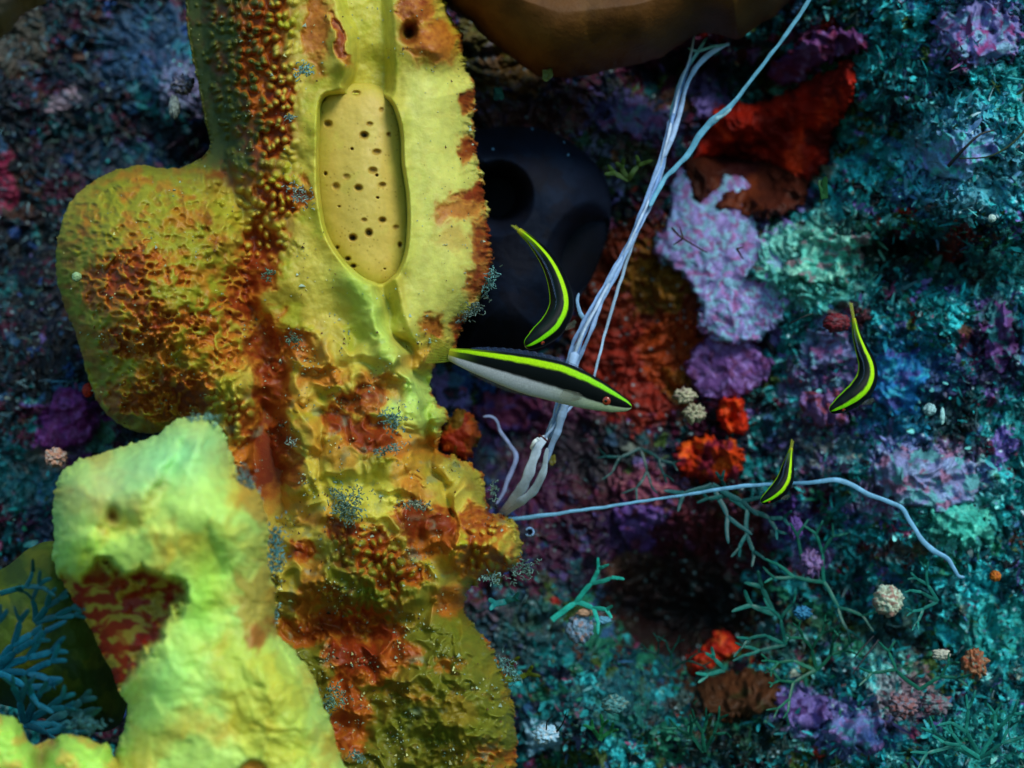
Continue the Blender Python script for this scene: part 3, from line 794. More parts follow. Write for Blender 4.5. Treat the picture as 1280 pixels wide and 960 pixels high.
grains(big, b_lobe, 2600, 0.00028, [(150, 170, 150), (110, 140, 120), (90, 60, 30), (190, 190, 130)], 5,
       lambda x, y: np.clip(sst(0.0, 0.5, fbm(x / 40, y / 40, 4, 88)) * (0.25 + 0.75 * sst(330, 480, y)) + 0.03, 0, 1) * (1 - sst(0.0, 0.2, ell(x, y, 455, 230, 60, 130))))

# floor of the opening with its pores
PORES = [(455, 169, 6, 5, 1), (410, 155, 5.5, 5, .8), (403, 123, 4.5, 4, 1), (471, 190, 6, 4, .6), (486, 168, 3, 3, .5), (466, 213, 6, 4.5, .7), (433, 221, 5, 4, .35), (448, 235, 5.5, 4.5, .9),
         (478, 231, 5, 3.5, .6), (420, 233, 5, 5, .6), (478, 275, 5, 4, .9), (455, 275, 4, 3, .4), (461, 291, 5, 5.5, 1), (441, 297, 5.5, 5, 1.2), (495, 284, 4, 3, .4), (445, 116, 6, 3.5, .5), (440, 186, 2, 2, 1),
         (472, 247, 2, 1.6, 1), (462, 155, 4.5, 3, .4), (477, 137, 3, 3, .3), (435, 323, 4, 3, 1), (442, 332, 4, 3, 1), (500, 306, 3, 4, .9), (422, 309, 2.5, 2.5, .8), (407, 217, 2.5, 3, .8), (471, 219, 2, 2, 1), (424, 258, 2, 1.4, .6), (481, 336, 1.6, 1.2, .8)]
FLP = smooth_poly([(398, 124), (416, 108), (440, 104), (472, 106), (494, 128), (503, 165), (505, 205), (511, 245), (512, 290), (508, 326), (496, 350), (474, 359), (448, 351), (424, 326), (405, 292), (396, 240), (395, 180)], 4)
def floor_fn(X, Y, d):
    ex = 0.007 * gau(X, Y, 455, 240, 40, 110) + 0.0003 * fbm(X / 20, Y / 20, 3, 301)
    C = np.tile(lin((210, 180, 88)), X.shape + (1,))
    C = mixc(C, sst(0.1, 0.5, fbm(X / 30, Y / 40, 3, 302)) * 0.5, (204, 186, 84))
    C = mixc(C, sst(22, 4, d) * 0.5, (180, 172, 60))
    for (px, py, rx, ry, o) in PORES:
        e = 1 - ell(X, Y, px, py, rx, ry)
        ex = ex - 0.003 * o * np.exp(-(e / 0.8) ** 4) 
        C = mixc(C, sst(1.5, 0.85, e) * 0.5, (150, 108, 30))
        C = mixc(C, np.exp(-(e / 0.62) ** 4) * min(1, 0.15 + 0.6 * o), (120, 70, 24) if o < 0.75 else (60, 26, 12))
        if o > 0.95: C = mixc(C, gau(X, Y, px + 0.8, py + 0.5, rx * 0.45, ry * 0.45), (20, 8, 6))
    f1, _, r = wor(X / 5.5, Y / 5.5, 303)
    dots = sst(0.28, 0.12, f1) * (r > 0.7) * sst(-0.1, 0.3, fbm(X / 25, Y / 25, 2, 304))
    C = mixc(C, dots * 0.6, (150, 116, 36))
    return ex, C
relief("cavity_floor", FLP, 0.85, 0.5655, 0.006, 30, floor_fn, M_FLOOR, back=0.2, parent=big)

# ------------------------------------------------------------------ the bright lobe in front
FGP = smooth_poly([(66, 664), (68, 620), (76, 592), (100, 574), (150, 560), (196, 542), (222, 524), (250, 520), (268, 526), (284, 550), (296, 590), (318, 606), (330, 630), (336, 668), (334, 700), (344, 740), (346, 790), (364, 810),
    (388, 838), (404, 880), (420, 930), (432, 1030), (130, 1030), (142, 950), (160, 890), (146, 858), (120, 800), (92, 750), (70, 716), (66, 690)], 5)
HOLP = smooth_poly([(60, 704), (92, 716), (112, 706), (134, 698), (150, 712), (176, 706), (206, 712), (230, 726), (236, 744), (222, 772), (206, 800), (184, 824), (160, 858), (146, 880), (118, 850), (90, 790), (60, 740)], 4)
def fg_fn(X, Y, d):
    wx = X + 12 * fbm(X / 40, Y / 40, 3, 401); wy = Y + 12 * fbm(X / 40, Y / 40, 3, 402)
    ex = 0.010 * gau(X, Y, 230, 640, 110, 70) + 0.006 * gau(X, Y, 290, 900, 80, 110)
    hd = sdist(X + 10 * fbm(X / 22, Y / 22, 3, 415), Y + 10 * fbm(X / 22, Y / 22, 3, 416), HOLP)
    hol = sst(-3, 14, hd)
    ex = ex - 0.016 * hol - 0.012 * sst(0, 45, hd)
    ex += 0.0042 * fbm(wx / 80, wy / 80, 3, 403, 0.32)
    g = seg_dist(wx, wy, np.array([(226, 560), (214, 600), (190, 640), (150, 660)], float), False)
    ex -= 0.004 * np.exp(-(g / 14) ** 2)
    ex -= 0.006 * gau(X, Y, 141, 645, 8, 11)
    f1, f2, rr = wor(wx / 20, wy / 26, 405)
    ex += hol * 0.005 * (0.6 - f1)
    ex += 0.0016 * sst(250, 360, X) * fbm(wx / 16, wy / 16, 3, 406) + 0.0002 * fbm(X / 8, Y / 8, 2, 407)
    ex += 0.0008 * fbm(wx / 24, wy / 34, 2, 411)
    n1 = fbm(wx / 55, wy / 55, 4, 408); n2 = fbm(wx / 18, wy / 18, 4, 409)
    C = np.tile(lin((206, 208, 92)), X.shape + (1,))
    C = mixc(C, sst(-0.15, 0.25, n1) * 0.7, (184, 224, 112))
    C = mixc(C, sst(0.1, 0.45, -n1 + 0.2 * n2) * 0.8, (204, 176, 62))
    C = mixc(C, gau(X, Y, 210, 575, 90, 36, -22) * 0.85, (150, 222, 150))  # pale cyan green top: highlight from above, painted in
    C = mixc(C, gau(X, Y, 130, 610, 40, 34) * 0.4, (190, 190, 130))
    C = mixc(C, gau(X, Y, 210, 840, 40, 90, 20) * 0.8, (170, 226, 116))
    C = mixc(C, gau(X, Y, 255, 740, 26, 70, 10) * 0.8, (170, 228, 84))
    C = mixc(C, gau(X, Y, 100, 690, 36, 22) * 0.6, (150, 210, 70))
    C = mixc(C, sst(0.0, 0.3, ell(wx, wy, 330, 880, 60, 110, -20)) * 0.5, (190, 186, 40))
    C = mixc(C, sst(0.0, 0.4, ell(wx, wy, 320, 760, 36, 60, 0) + 0.3 * n2) * 0.7, (170, 120, 40))
    C = mixc(C, sst(0.0, 0.4, ell(wx, wy, 320, 620, 22, 60, -20) + 0.4 * n2) * 0.7, (196, 136, 50))
    C = mixc(C, hol * 0.9, (158, 120, 40))
    C = mixc(C, sst(4, 14, hd) * sst(-0.22, 0.08, fbm(wx / 26, wy / 12, 3, 417) + 0.04), (136, 30, 16))
    C = mixc(C, sst(-0.1, 0.7, ell(wx, wy, 326, 796, 34, 16, -20) + 0.5 * n2) * 0.7, (160, 74, 30))
    C = mixc(C, gau(X, Y, 141, 645, 8, 12) * 0.9, (140, 84, 20))
    rim = np.exp(-((np.hypot(X - 317, Y - 968) - 19) / 3.0) ** 2)
    C = mixc(C, rim * 0.7, (90, 110, 30)); C = mixc(C, sst(19, 14, np.hypot(X - 317, Y - 968)), (190, 130, 40))
    ex -= 0.004 * sst(20, 15, np.hypot(X - 317, Y - 968))
    ex -= 0.004 * sst(0, 1, C[..., 0] * 0)
    return ex, C
o = relief("lime_sponge", FGP, 1.5, 0.475, 0.038, 60, fg_fn, M_SPONGE, jag=lambda X, Y: 4 * fbm(X / 12, Y / 12, 3, 410), back=1.0)
tag(o, "bright lime green sponge lobe with a red hollow, nearest the camera at lower left", "sponge")

FG2 = smooth_poly([(-60, 880), (0, 893), (22, 900), (40, 930), (60, 925), (90, 918), (120, 928), (140, 940), (150, 1030), (-60, 1030)], 5)
def fg2_fn(X, Y, d):
    n = fbm(X / 26, Y / 26, 4, 431)
    C = np.tile(lin((176, 220, 90)), X.shape + (1,))
    C = mixc(C, sst(0.0, 0.4, n), (208, 190, 80))
    g = gau(X, Y, 52, 945, 10, 26, 10) + gau(X, Y, 66, 928, 7, 9)
    C = mixc(C, g * 0.8, (120, 90, 50))
    return 0.003 * n - 0.012 * g, C
o = relief("lime_sponge", FG2, 1.6, 0.455, 0.025, 36, fg2_fn, M_SPONGE, jag=lambda X, Y: 3 * fbm(X / 10, Y / 10, 3, 433), back=1.0)
tag(o, "low yellow green sponge mound split by a cleft in the bottom left corner", "sponge")

# ------------------------------------------------------------------ pale strands
ROPE = (150, 178, 220)
def strand(name, label, pts, w_px, th=0.45, colour=ROPE, n=None, seed=0, mat=M_ROPE, group=None, cat="strand", parent=None, ripple=0.12):
    """pts: (px, py, depth); w_px: half widths in pixels along the way"""
    pts = np.array(pts, float)
    n = n or int(12 + np.linalg.norm(np.diff(pts[:, :2], axis=0), axis=1).sum() / 3)
    p = resample(pts, n)
    w = np.interp(np.linspace(0, 1, n), np.linspace(0, 1, len(w_px)), w_px)
    s = np.arange(n) / 6.0
    w = w * (1 + ripple * 2 * gno(s, s * 0 + 3.3, seed))
    w[0] *= 0.4; w[-1] *= 0.4
    p[:, 0] += 0.8 * gno(s * 0.8, s * 0 + 1.1, seed + 1); p[:, 1] += 0.8 * gno(s * 0.8, s * 0 + 8.1, seed + 2)
    V = ray(p[:, 0], p[:, 1], p[:, 2])
    tw = 0.5 * gno(s * 0.25, s * 0 + 5.1, seed + 3)
    T = np.gradient(V, axis=0); T /= np.linalg.norm(T, axis=1, keepdims=True)
    up = np.tile(np.array([0, -1.0, 0]), (n, 1)); side = np.cross(T, up)
    U = up * np.cos(tw)[:, None] + side * np.sin(tw)[:, None]
    v, q, c = tube(V, w * K * p[:, 2], th, lin(colour), 10, U)
    C = c * (0.8 + 0.35 * np.repeat(hsh((s * 2).astype(np.int64), (s * 0).astype(np.int64), seed), 10))[:, None]
    # lengthwise fibres
    k = np.tile(np.arange(10), n)
    C = C * (0.82 + 0.3 * hsh(k, k * 0, seed + 5))[:, None]
    o = raw_mesh(name, v, q, C, mat)
    if parent is not None:
        return under(o, parent)
    return tag(o, label, cat, group)

bundle = empty("strand_bundle", P3(624, 640, 0.60))
tag(bundle, "bundle of flattened pale blue strands passing behind the large fish to the sponge's foot", "strand")
MAIN = np.array([(868, 40, .60), (862, 75, .598), (850, 108, .595), (840, 150, .59), (832, 185, .588), (822, 220, .585), (806, 262, .58), (790, 300, .578), (768, 340, .575), (748, 378, .572), (730, 415, .57), (716, 450, .57), (704, 490, .572), (694, 520, .575), (683, 548, .58)])
WID = [2, 2, 2, 3, 4, 4.5, 5, 3, 4, 6, 8, 8.5, 7, 4, 3]
for k, (off, hw, cl) in enumerate([(-1.0, 2.1, (118, 150, 200)), (-0.35, 2.5, (150, 178, 220)), (0.3, 2.2, (104, 140, 196)), (0.95, 2.3, (136, 166, 212)), (0.0, 1.5, (176, 196, 226))]):
    q_ = MAIN.copy(); r_ = np.random.RandomState(k + 3)
    q_[:, 0] += off * np.array(WID) * 0.8 + r_.normal(0, 0.8, len(q_)); q_[:, 2] += r_.normal(0, 0.0012, len(q_)) - (0.002 if k == 4 else 0)
    if k in (0, 3): q_ = q_[3:]
    strand("strand", None, [tuple(v_) for v_ in q_], [hw * 0.5, hw, hw * 1.1, hw * 0.9, hw, hw * 1.2, hw * 1.1, hw * 0.8], seed=60 + k, parent=bundle, colour=cl, ripple=0.2)
strand("strand", None, [(912, 54, .602), (892, 64, .60), (872, 82, .597), (858, 108, .594), (850, 140, .591), (840, 172, .589), (830, 196, .587)], [2, 3.5, 3, 2.5, 3, 4, 3], seed=2, parent=bundle)
strand("strand", None, [(884, 46, .603), (874, 62, .602), (860, 84, .60), (846, 112, .598), (838, 150, .596), (833, 180, .59)], [2, 2, 2, 2, 2, 3], seed=3, parent=bundle, colour=(120, 190, 205))
strand("strand", None, [(860, 60, .602), (872, 64, .601), (892, 58, .60), (912, 56, .602)], [1.5, 2, 2, 1.5], seed=33, parent=bundle, colour=(120, 190, 205))
strand("strand", None, [(719, 440, .566), (712, 470, .565), (706, 505, .567), (700, 530, .57), (690, 556, .574), (678, 588, .58), (673, 600, .585)], [6, 5, 5, 5, 4.5, 3.5, 2], seed=4, parent=bundle)
strand("strand", None, [(722, 500, .572), (708, 515, .572), (690, 536, .572), (676, 556, .575), (664, 590, .58)], [1.6, 1.6, 1.6, 2, 2.5], seed=5, parent=bundle)
strand("strand", None, [(683, 545, .574), (672, 560, .573), (664, 582, .574), (656, 604, .578), (641, 624, .585), (624, 643, .595)], [4, 6, 7, 6.5, 5, 3], th=0.2, seed=6, parent=bundle, colour=(176, 192, 214))
strand("strand", None, [(684, 560, .571), (679, 590, .573), (668, 612, .578), (650, 628, .584), (630, 643, .594)], [2, 4.5, 6, 5, 3], th=0.3, seed=7, parent=bundle, colour=(160, 178, 196))
strand("strand", None, [(674, 548, .570), (668, 552, .569), (664, 558, .570), (665, 562, .571)], [3, 2.5, 2, 1.5], seed=8, parent=bundle, colour=(205, 212, 218))
strand("strand", None, [(736, 406, .572), (727, 394, .571), (722, 380, .571), (723, 366, .572)], [4, 3, 2.2, 1.2], seed=9, parent=bundle, colour=(120, 160, 200))
strand("binding_thread", None, [(673, 543, .568), (679, 547, .567), (684, 552, .568)], [1.2, 1.2, 1.2], seed=10, parent=bundle, colour=(70, 12, 10))
strand("pale_strand", "long pale cyan strand dropping in diagonally from the top edge and thickening midway",
       [(1016, -8, .585), (1000, 18, .585), (976, 52, .585), (945, 92, .586), (912, 134, .586), (886, 155, .586), (874, 170, .586), (862, 190, .586), (846, 208, .585), (830, 225, .584), (812, 258, .579)],
       [2.4, 2.5, 2.4, 2.1, 2.4, 3.4, 4.8, 3.8, 3, 3, 3], seed=11, colour=(96, 164, 196))
strand("pale_strand", "short frayed wisp branching right off the long diagonal strand",
       [(894, 150, .583), (904, 144, .582), (914, 136, .581)], [2.4, 2.2, 1.4], seed=12, colour=(150, 196, 214))
strand("pale_strand", "thin taut pale thread right of the bundle, ending behind the large fish's back",
       [(800, 280, .578), (790, 308, .58), (779, 340, .58), (768, 376, .58), (757, 415, .58), (749, 445, .578), (741, 478, .578)], [1.8, 2, 2, 2, 1.8, 1.6, 1.6], seed=13, ripple=0.05, colour=(150, 176, 206))
strand("pale_strand", "short hooked pale strand bending between the sponge edge and the bundle",
       [(604, 521, .60), (614, 521, .60), (621, 526, .60), (626, 540, .60), (637, 556, .60), (645, 570, .60), (641, 586, .60), (634, 602, .60), (628, 618, .60), (620, 630, .60)], [1.6, 2, 2.4, 2.6, 3, 3.4, 3.2, 2.8, 2.4, 2], seed=14, colour=(150, 160, 205))
strand("pale_strand", "long white strand running sideways from the sponge's foot and drooping to a hook at right",
       [(626, 649, .596), (650, 648, .594), (682, 644, .592), (740, 636, .59), (800, 627, .588), (860, 618, .586), (910, 610, .584), (952, 606, .583), (1000, 604, .58), (1024, 602, .578), (1042, 600, .577), (1060, 604, .577), (1084, 617, .576), (1112, 628, .575), (1128, 636, .575),
        (1138, 652, .575), (1150, 672, .574), (1166, 688, .573), (1184, 698, .572), (1192, 710, .571), (1198, 720, .571), (1206, 721, .571)],
       [2.2, 2.8, 2.6, 2.2, 2.1, 1.9, 1.8, 1.8, 2, 2.3, 2.8, 2.1, 2.1, 2.5, 3.5, 3.3, 3, 2.8, 3, 3.6, 3, 2], seed=15, n=240, ripple=0.06, colour=(110, 168, 206))

# ------------------------------------------------------------------ fish
def fish(label, path, half_h, roll, wr, stripes, n=150, m=72, flip=1, group="yellow striped cleaner fish", fins=True, tail_len=30, tail_spread=16, eye_r=4.0, tail_dir=None, eye_s=0.925, face=1, eye_phi=78, part_eyes=True):
    """path: snout-to-tail reversed i.e. first point is the tail root. (px, py, depth); half_h in pixels along the path.
    roll 0 shows the flank, 90 shows the back. face=+1/-1 picks the flank that looks at the camera."""
    path = np.array(path, float)
    p = resample(path, n)
    V = ray(p[:, 0], p[:, 1], p[:, 2])
    sc = K * p[:, 2]
    t = np.linspace(0, 1, n)
    V[-1] = V[-2] + (V[-1] - V[-2]) * 0.3
    hh = np.interp(t, np.linspace(0, 1, len(half_h)), half_h)
    for _ in range(6):
        hh[1:-1] = (hh[:-2] + 2 * hh[1:-1] + hh[2:]) / 4
    hh *= np.sqrt(np.clip(1 - (np.clip(t - 0.965, 0, 1) / 0.0352) ** 2, 0.0004, 1))
    T = np.gradient(V, axis=0); T /= np.linalg.norm(T, axis=1, keepdims=True)
    view = np.array([0, -1.0, 0])
    S = np.cross(T, view); S /= np.linalg.norm(S, axis=1, keepdims=True)
    S = S * flip
    r = np.radians(roll)
    U = S * math.cos(r) + view[None] * math.sin(r)
    U -= T * (U * T).sum(1, keepdims=True); U /= np.linalg.norm(U, axis=1, keepdims=True)
    W = np.cross(T, U)
    W *= np.sign((W @ view).sum())             # W points to the flank that faces the camera
    a = np.linspace(0, 2 * math.pi, m, endpoint=False)
    hw = hh * wr
    ca, sa = np.cos(a), np.sin(a)
    prof = np.abs(sa) ** 0.9 * np.sign(sa)
    P = V[:, None, :] + (hh * sc)[:, None, None] * ca[None, :, None] * U[:, None, :] + (hw * sc)[:, None, None] * prof[None, :, None] * W[:, None, :]
    i = np.arange(n - 1)[:, None] * m; j = np.arange(m)[None, :]; j2 = (j + 1) % m
    Q = np.stack([i + j, i + j2, i + m + j2, i + m + j], -1).reshape(-1, 4)
    phi = np.degrees(np.arccos(np.clip(ca, -1, 1)))[None, :] + 0 * t[:, None]
    tt = t[:, None] + 0 * phi
    wob = 1.2 * gno(tt * 16, tt * 0 + 2.5, 5) + 0.7 * gno(tt * 45, tt * 0 + 7.5, 6)
    ph = phi + wob
    d1, y0, y1, b1 = stripes        # back, lime stripe limits, lower edge of the black band (degrees from the back), may be functions of t
    g = lambda f: f(tt) if callable(f) else f
    y0, y1, b1 = g(y0), g(y1), g(b1)
    C = np.tile(lin((7, 16, 18)), ph.shape + (1,))
    C = mixc(C, sst(14, 2, phi) * 0.5, (14, 34, 24))
    C = mixc(C, sst(0.25, 0.0, tt) * 0.5, (60, 74, 16))
    C = mixc(C, sst(y0 - 2.5, y0 + 2.5, ph) * sst(y1 + 2.5, y1 - 2.5, ph), (176, 226, 8))
    C = mixc(C, sst(y0 - 2, y0 + 4, ph) * sst(y1 + 2, y1 - 2, ph) * sst(0.5, 0.9, tt) * 0.75, (110, 224, 20))
    C = mixc(C, sst(0.3, 0.0, tt) * sst(b1 + 20, b1, ph) * 0.5, (130, 170, 12))
    C = mixc(C, sst(y1 - 1, y1 + 3, ph) * (0.45 + 0.55 * sst(0.0, 0.2, tt)), (4, 8, 9))
    bel = sst(b1 - 4, b1 + 4, ph)
    C = mixc(C, bel, (196, 194, 200))
    C = mixc(C, bel * sst(0.45, 0.95, tt) * 0.75, (176, 196, 130))
    C = mixc(C, bel * sst(b1 + 30, b1 + 70, ph) * 0.5, (170, 186, 190))
    C = mixc(C, sst(0.07, 0.0, tt) * 0.8, (170, 160, 30))
    # scales: a fine lattice of glints
    sc1 = 0.5 + 0.5 * np.sin(tt * n * 1.9 + phi * 0.35) * np.sin(tt * n * 1.9 - phi * 0.35)
    C = C * (0.86 + 0.26 * sc1 * hsh((tt * 200).astype(np.int64), (phi / 5).astype(np.int64), 8))[..., None]
    mouth = np.exp(-((ph - (104)) / 3.0) ** 2) * sst(0.965, 0.985, tt)
    C = mixc(C, mouth * 0.7, (40, 30, 24))
    # red ring round the eye is painted skin
    root = empty("striped_fish", tuple(V[n // 2]))
    tag(root, label, "fish", group)
    caps_v = P.reshape(-1, 3)
    o = raw_mesh("body", caps_v, Q, C.reshape(-1, 3), M_FISH); under(o, root)
    # eyes, one per flank
    k = int(eye_s * (n - 1)); er = eye_r * sc[k]
    for sgn in (1, -1):
        ef = math.radians(eye_phi)
        c = V[k] + hh[k] * sc[k] * math.cos(ef) * U[k] + hw[k] * sc[k] * (math.sin(ef) ** 0.9) * sgn * W[k]
        nrm = (math.cos(ef) * U[k] * wr + math.sin(ef) * sgn * W[k]); nrm /= np.linalg.norm(nrm)
        def ball(cc, rr, flat, colour):
            u = np.linspace(0, math.pi, 11); vv = np.linspace(0, 2 * math.pi, 20, endpoint=False)
            e1 = np.cross(nrm, T[k]); e1 /= np.linalg.norm(e1); e2 = np.cross(nrm, e1)
            pts = cc + rr * (np.cos(u)[:, None, None] * nrm * flat + np.sin(u)[:, None, None] * (np.cos(vv)[None, :, None] * e1 + np.sin(vv)[None, :, None] * e2))
            ii = np.arange(10)[:, None] * 20; jj = np.arange(20)[None, :]; jj2 = (jj + 1) % 20
            q = np.stack([ii + jj, ii + 20 + jj, ii + 20 + jj2, ii + jj2], -1).reshape(-1, 4)
            return pts.reshape(-1, 3), q, np.tile(lin(colour), (220, 1))
        e = raw_mesh("eye", *ball(c - nrm * er * 0.25, er, 0.5, (150, 56, 34)), M_EYE); under(e, root)
        pu = raw_mesh("pupil", *ball(c - nrm * er * 0.22 + nrm * er * 0.1, er * 0.56, 0.75, (6, 5, 6)), M_EYE)
        pu.parent = e
    # tail fin: a slightly cupped fan with rays
    def fan(nm, base, dirv, widev, length, w0, w1, colour, rays=9, mat=M_FIN, fork=0.12):
        nu, nv = 14, rays * 4 + 1
        uu = np.linspace(0, 1, nu); vv = np.linspace(-1, 1, nv)
        wv = np.cross(dirv, widev)
        Lr = length * (1 - fork * (1 - np.abs(vv)) ** 1.2)
        P0 = base + dirv * (uu[:, None, None] * Lr[None, :, None]) + widev * ((w0 + (w1 - w0) * uu[:, None, None] ** 0.8) * vv[None, :, None]) + wv * (0.05 * length * uu[:, None, None] ** 2 * np.sin(vv * 3)[None, :, None])
        rr = 0.5 + 0.5 * np.cos(vv * rays * math.pi)
        th = (0.00012 + 0.00016 * rr)[None, :, None]
        A = P0 + wv * th; B = P0 - wv * th
        ii = np.arange(nu - 1)[:, None] * nv; jj = np.arange(nv - 1)[None, :]
        q = np.stack([ii + jj, ii + nv + jj, ii + nv + jj + 1, ii + jj + 1], -1).reshape(-1, 4)
        cc = lin(colour)[None, None] * (0.7 + 0.6 * rr)[None, :, None] * np.ones((nu, 1, 1))
        Vv = np.concatenate([A.reshape(-1, 3), B.reshape(-1, 3)]); q2 = np.concatenate([q, q[:, ::-1] + nu * nv])
        Cc = np.concatenate([cc.reshape(-1, 3)] * 2)
        return under(raw_mesh(nm, Vv, q2, Cc, mat), root)
    td = -T[0] if tail_dir is None else np.array(tail_dir, float) / np.linalg.norm(tail_dir)
    wd = U[0] - td * (U[0] @ td); wd /= np.linalg.norm(wd)
    fan("tail_fin", V[0] - td * 0.001, td, wd, tail_len * sc[0], half_h[0] * sc[0] * 0.95, tail_spread * sc[0], (150, 156, 40))
    # dorsal and anal fins: low ridges following back and belly
    def ridge(nm, sgn, s0, s1, h, colour):
        ks = np.arange(int(s0 * n), int(s1 * n))
        f = np.linspace(0, 1, len(ks)); hgt = h * np.sin(np.pi * np.clip(f, 0, 1)) ** 0.5 * (1 + 0.12 * np.cos(f * 90))
        b0 = V[ks] + sgn * U[ks] * (hh[ks] * sc[ks] * 0.93)[:, None]
        b1_ = V[ks] + sgn * U[ks] * ((hh[ks] + hgt) * sc[ks])[:, None] - T[ks] * (0.8 * h * sc[ks])[:, None]
        A = [b0 + W[ks] * 0.00025, b1_ + W[ks] * 0.0001, b1_ - W[ks] * 0.0001, b0 - W[ks] * 0.00025]
        P0 = np.stack(A, 1); L = len(ks)
        ii = np.arange(L - 1)[:, None] * 4; jj = np.array([[0, 1, 2]])
        q = np.stack([ii + jj, ii + jj + 1, ii + 4 + jj + 1, ii + 4 + jj], -1).reshape(-1, 4)
        Cc = np.tile(lin(colour), (L * 4, 1)) * (0.75 + 0.5 * (np.repeat(ks, 4) % 4 < 2))[:, None]
        under(raw_mesh(nm, P0.reshape(-1, 3), q, Cc, M_FIN), root)
    ridge("dorsal_fin", 1, 0.12, 0.72, 0.14 * max(half_h) + 1.5, (60, 76, 110))
    ridge("anal_fin", -1, 0.12, 0.48, 0.12 * max(half_h) + 1.0, (110, 110, 104))
    k = int(0.74 * n)
    for sgn in (1, -1):
        b = V[k] + sgn * W[k] * hw[k] * sc[k] * 0.96 - U[k] * hh[k] * sc[k] * 0.25
        dv = -T[k] * 0.88 + sgn * W[k] * 0.3 - U[k] * 0.25; dv /= np.linalg.norm(dv)
        wd = U[k] - dv * (U[k] @ dv); wd /= np.linalg.norm(wd)
        L = max(half_h) * sc[k]
        fan("pectoral_fin", b, dv, wd, L * 0.9, L * 0.12, L * 0.34, (120, 124, 110), 6, fork=-0.2)
    return root

fish("largest striped fish, seen from the side with white belly, nose pointing right at centre",
     [(562, 443, .532), (600, 453, .528), (650, 466, .524), (700, 478, .520), (740, 492, .517), (770, 503, .515), (790, 509, .513)],
     [8, 13, 17, 20.5, 23.5, 25.5, 26, 25.5, 23, 19, 13.5, 5], 14, 0.5, (0, 27, 52, lambda t: 94 + 16 * sst(0.3, 0.9, t)), n=260, m=96, flip=-1, tail_len=34, tail_spread=20, eye_r=6.0, eye_s=0.865, eye_phi=93)
fish("striped fish curved like a bracket before the midnight blue sponge, head down left",
     [(649, 288, .56), (668, 305, .557), (686, 328, .553), (698, 355, .55), (702, 382, .548), (692, 405, .545), (674, 421, .542), (656, 433, .54)],
     [4, 6.5, 9.5, 12, 14.5, 17, 18, 18, 15, 7], 64, 0.85, (0, 36, 60, 125), n=170, m=64, flip=1, tail_len=14, tail_spread=6, eye_r=3.2, eye_s=0.90)
fish("striped fish with long straight tail before the blue grey rubble at right, head down left",
     [(1067, 398, .55), (1071, 418, .549), (1077, 436, .547), (1084, 456, .545), (1083, 474, .543), (1073, 490, .541), (1056, 503, .54), (1037, 514, .539)],
     [3, 5.5, 8, 10.5, 13, 15.5, 16.5, 15.5, 12, 5], 58, 0.85, (0, 34, 60, 122), n=170, m=64, flip=1, tail_len=24, tail_spread=7, eye_r=3.0, eye_s=0.90)
fish("smallest striped fish, crossing the long white strand, head down left",
     [(989, 560, .553), (987, 572, .552), (985, 584, .551), (982, 598, .55), (975, 610, .549), (964, 620, .548), (951, 628, .547)],
     [2.5, 5, 8, 10.5, 12, 12.5, 11.5, 9, 4], 56, 0.85, (0, 36, 58, 118), n=130, m=56, flip=1, tail_len=14, tail_spread=5, eye_r=2.2, eye_s=0.90)

# ------------------------------------------------------------------ forked algae
rnd = random.Random(7)
def frond_paths(x, y, dep, ang, length, width, levels, rr, spread=32, out=None, dz=-0.004, up=None):
    if out is None: out = []
    n = 7
    pts = []; a = ang
    for i in range(n):
        pts.append((x, y, dep))
        a += rr.uniform(-7, 7)
        x += math.cos(math.radians(a)) * length / (n - 1); y -= math.sin(math.radians(a)) * length / (n - 1); dep += dz / n + rr.uniform(-0.0006, 0.0006)
    pts[-1] = (x, y, dep) if False else pts[-1]
    last = levels <= 0
    out.append((pts, width, width * (0.7 if last else 0.95)))
    if not last:
        for s in (1, -1):
            if rr.random() < 0.12: continue
            frond_paths(pts[-1][0], pts[-1][1], pts[-1][2], a + s * rr.uniform(0.6, 1.25) * spread, length * rr.uniform(0.55, 0.85), width * 0.86, levels - 1, rr, spread, out, dz)
    return out

def alga(label, x, y, dep, arms, length, width, levels, colour, seed, name="forked_alga", cat="alga", spread=32, group="forked ribbon algae", th=0.18, dz=-0.004):
    rr = random.Random(seed)
    parts = []
    for ang in arms:
        for pts, w0, w1 in frond_paths(x, y, dep, ang, length * rr.uniform(.85, 1.15), width, levels, rr, spread, None, dz):
            p = np.array(pts); n = len(p)
            V = ray(p[:, 0], p[:, 1], p[:, 2])
            w = np.linspace(w0, w1, n) * K * dep * 0.72
            w[-1] *= 0.45
            tw = rr.uniform(-0.3, 0.3)
            parts.append(tube(V, w, th, lin(colour) * 0.72 * rr.uniform(0.7, 1.3) * (1.35 if 'brightest' in label else 1), 8, np.array([math.sin(tw), -math.cos(tw), 0.2 * rr.uniform(-1, 1)])))
    v, q, c = join_parts(*parts)
    return tag(raw_mesh(name, v, q, c, M_ALGA), label, cat, group)

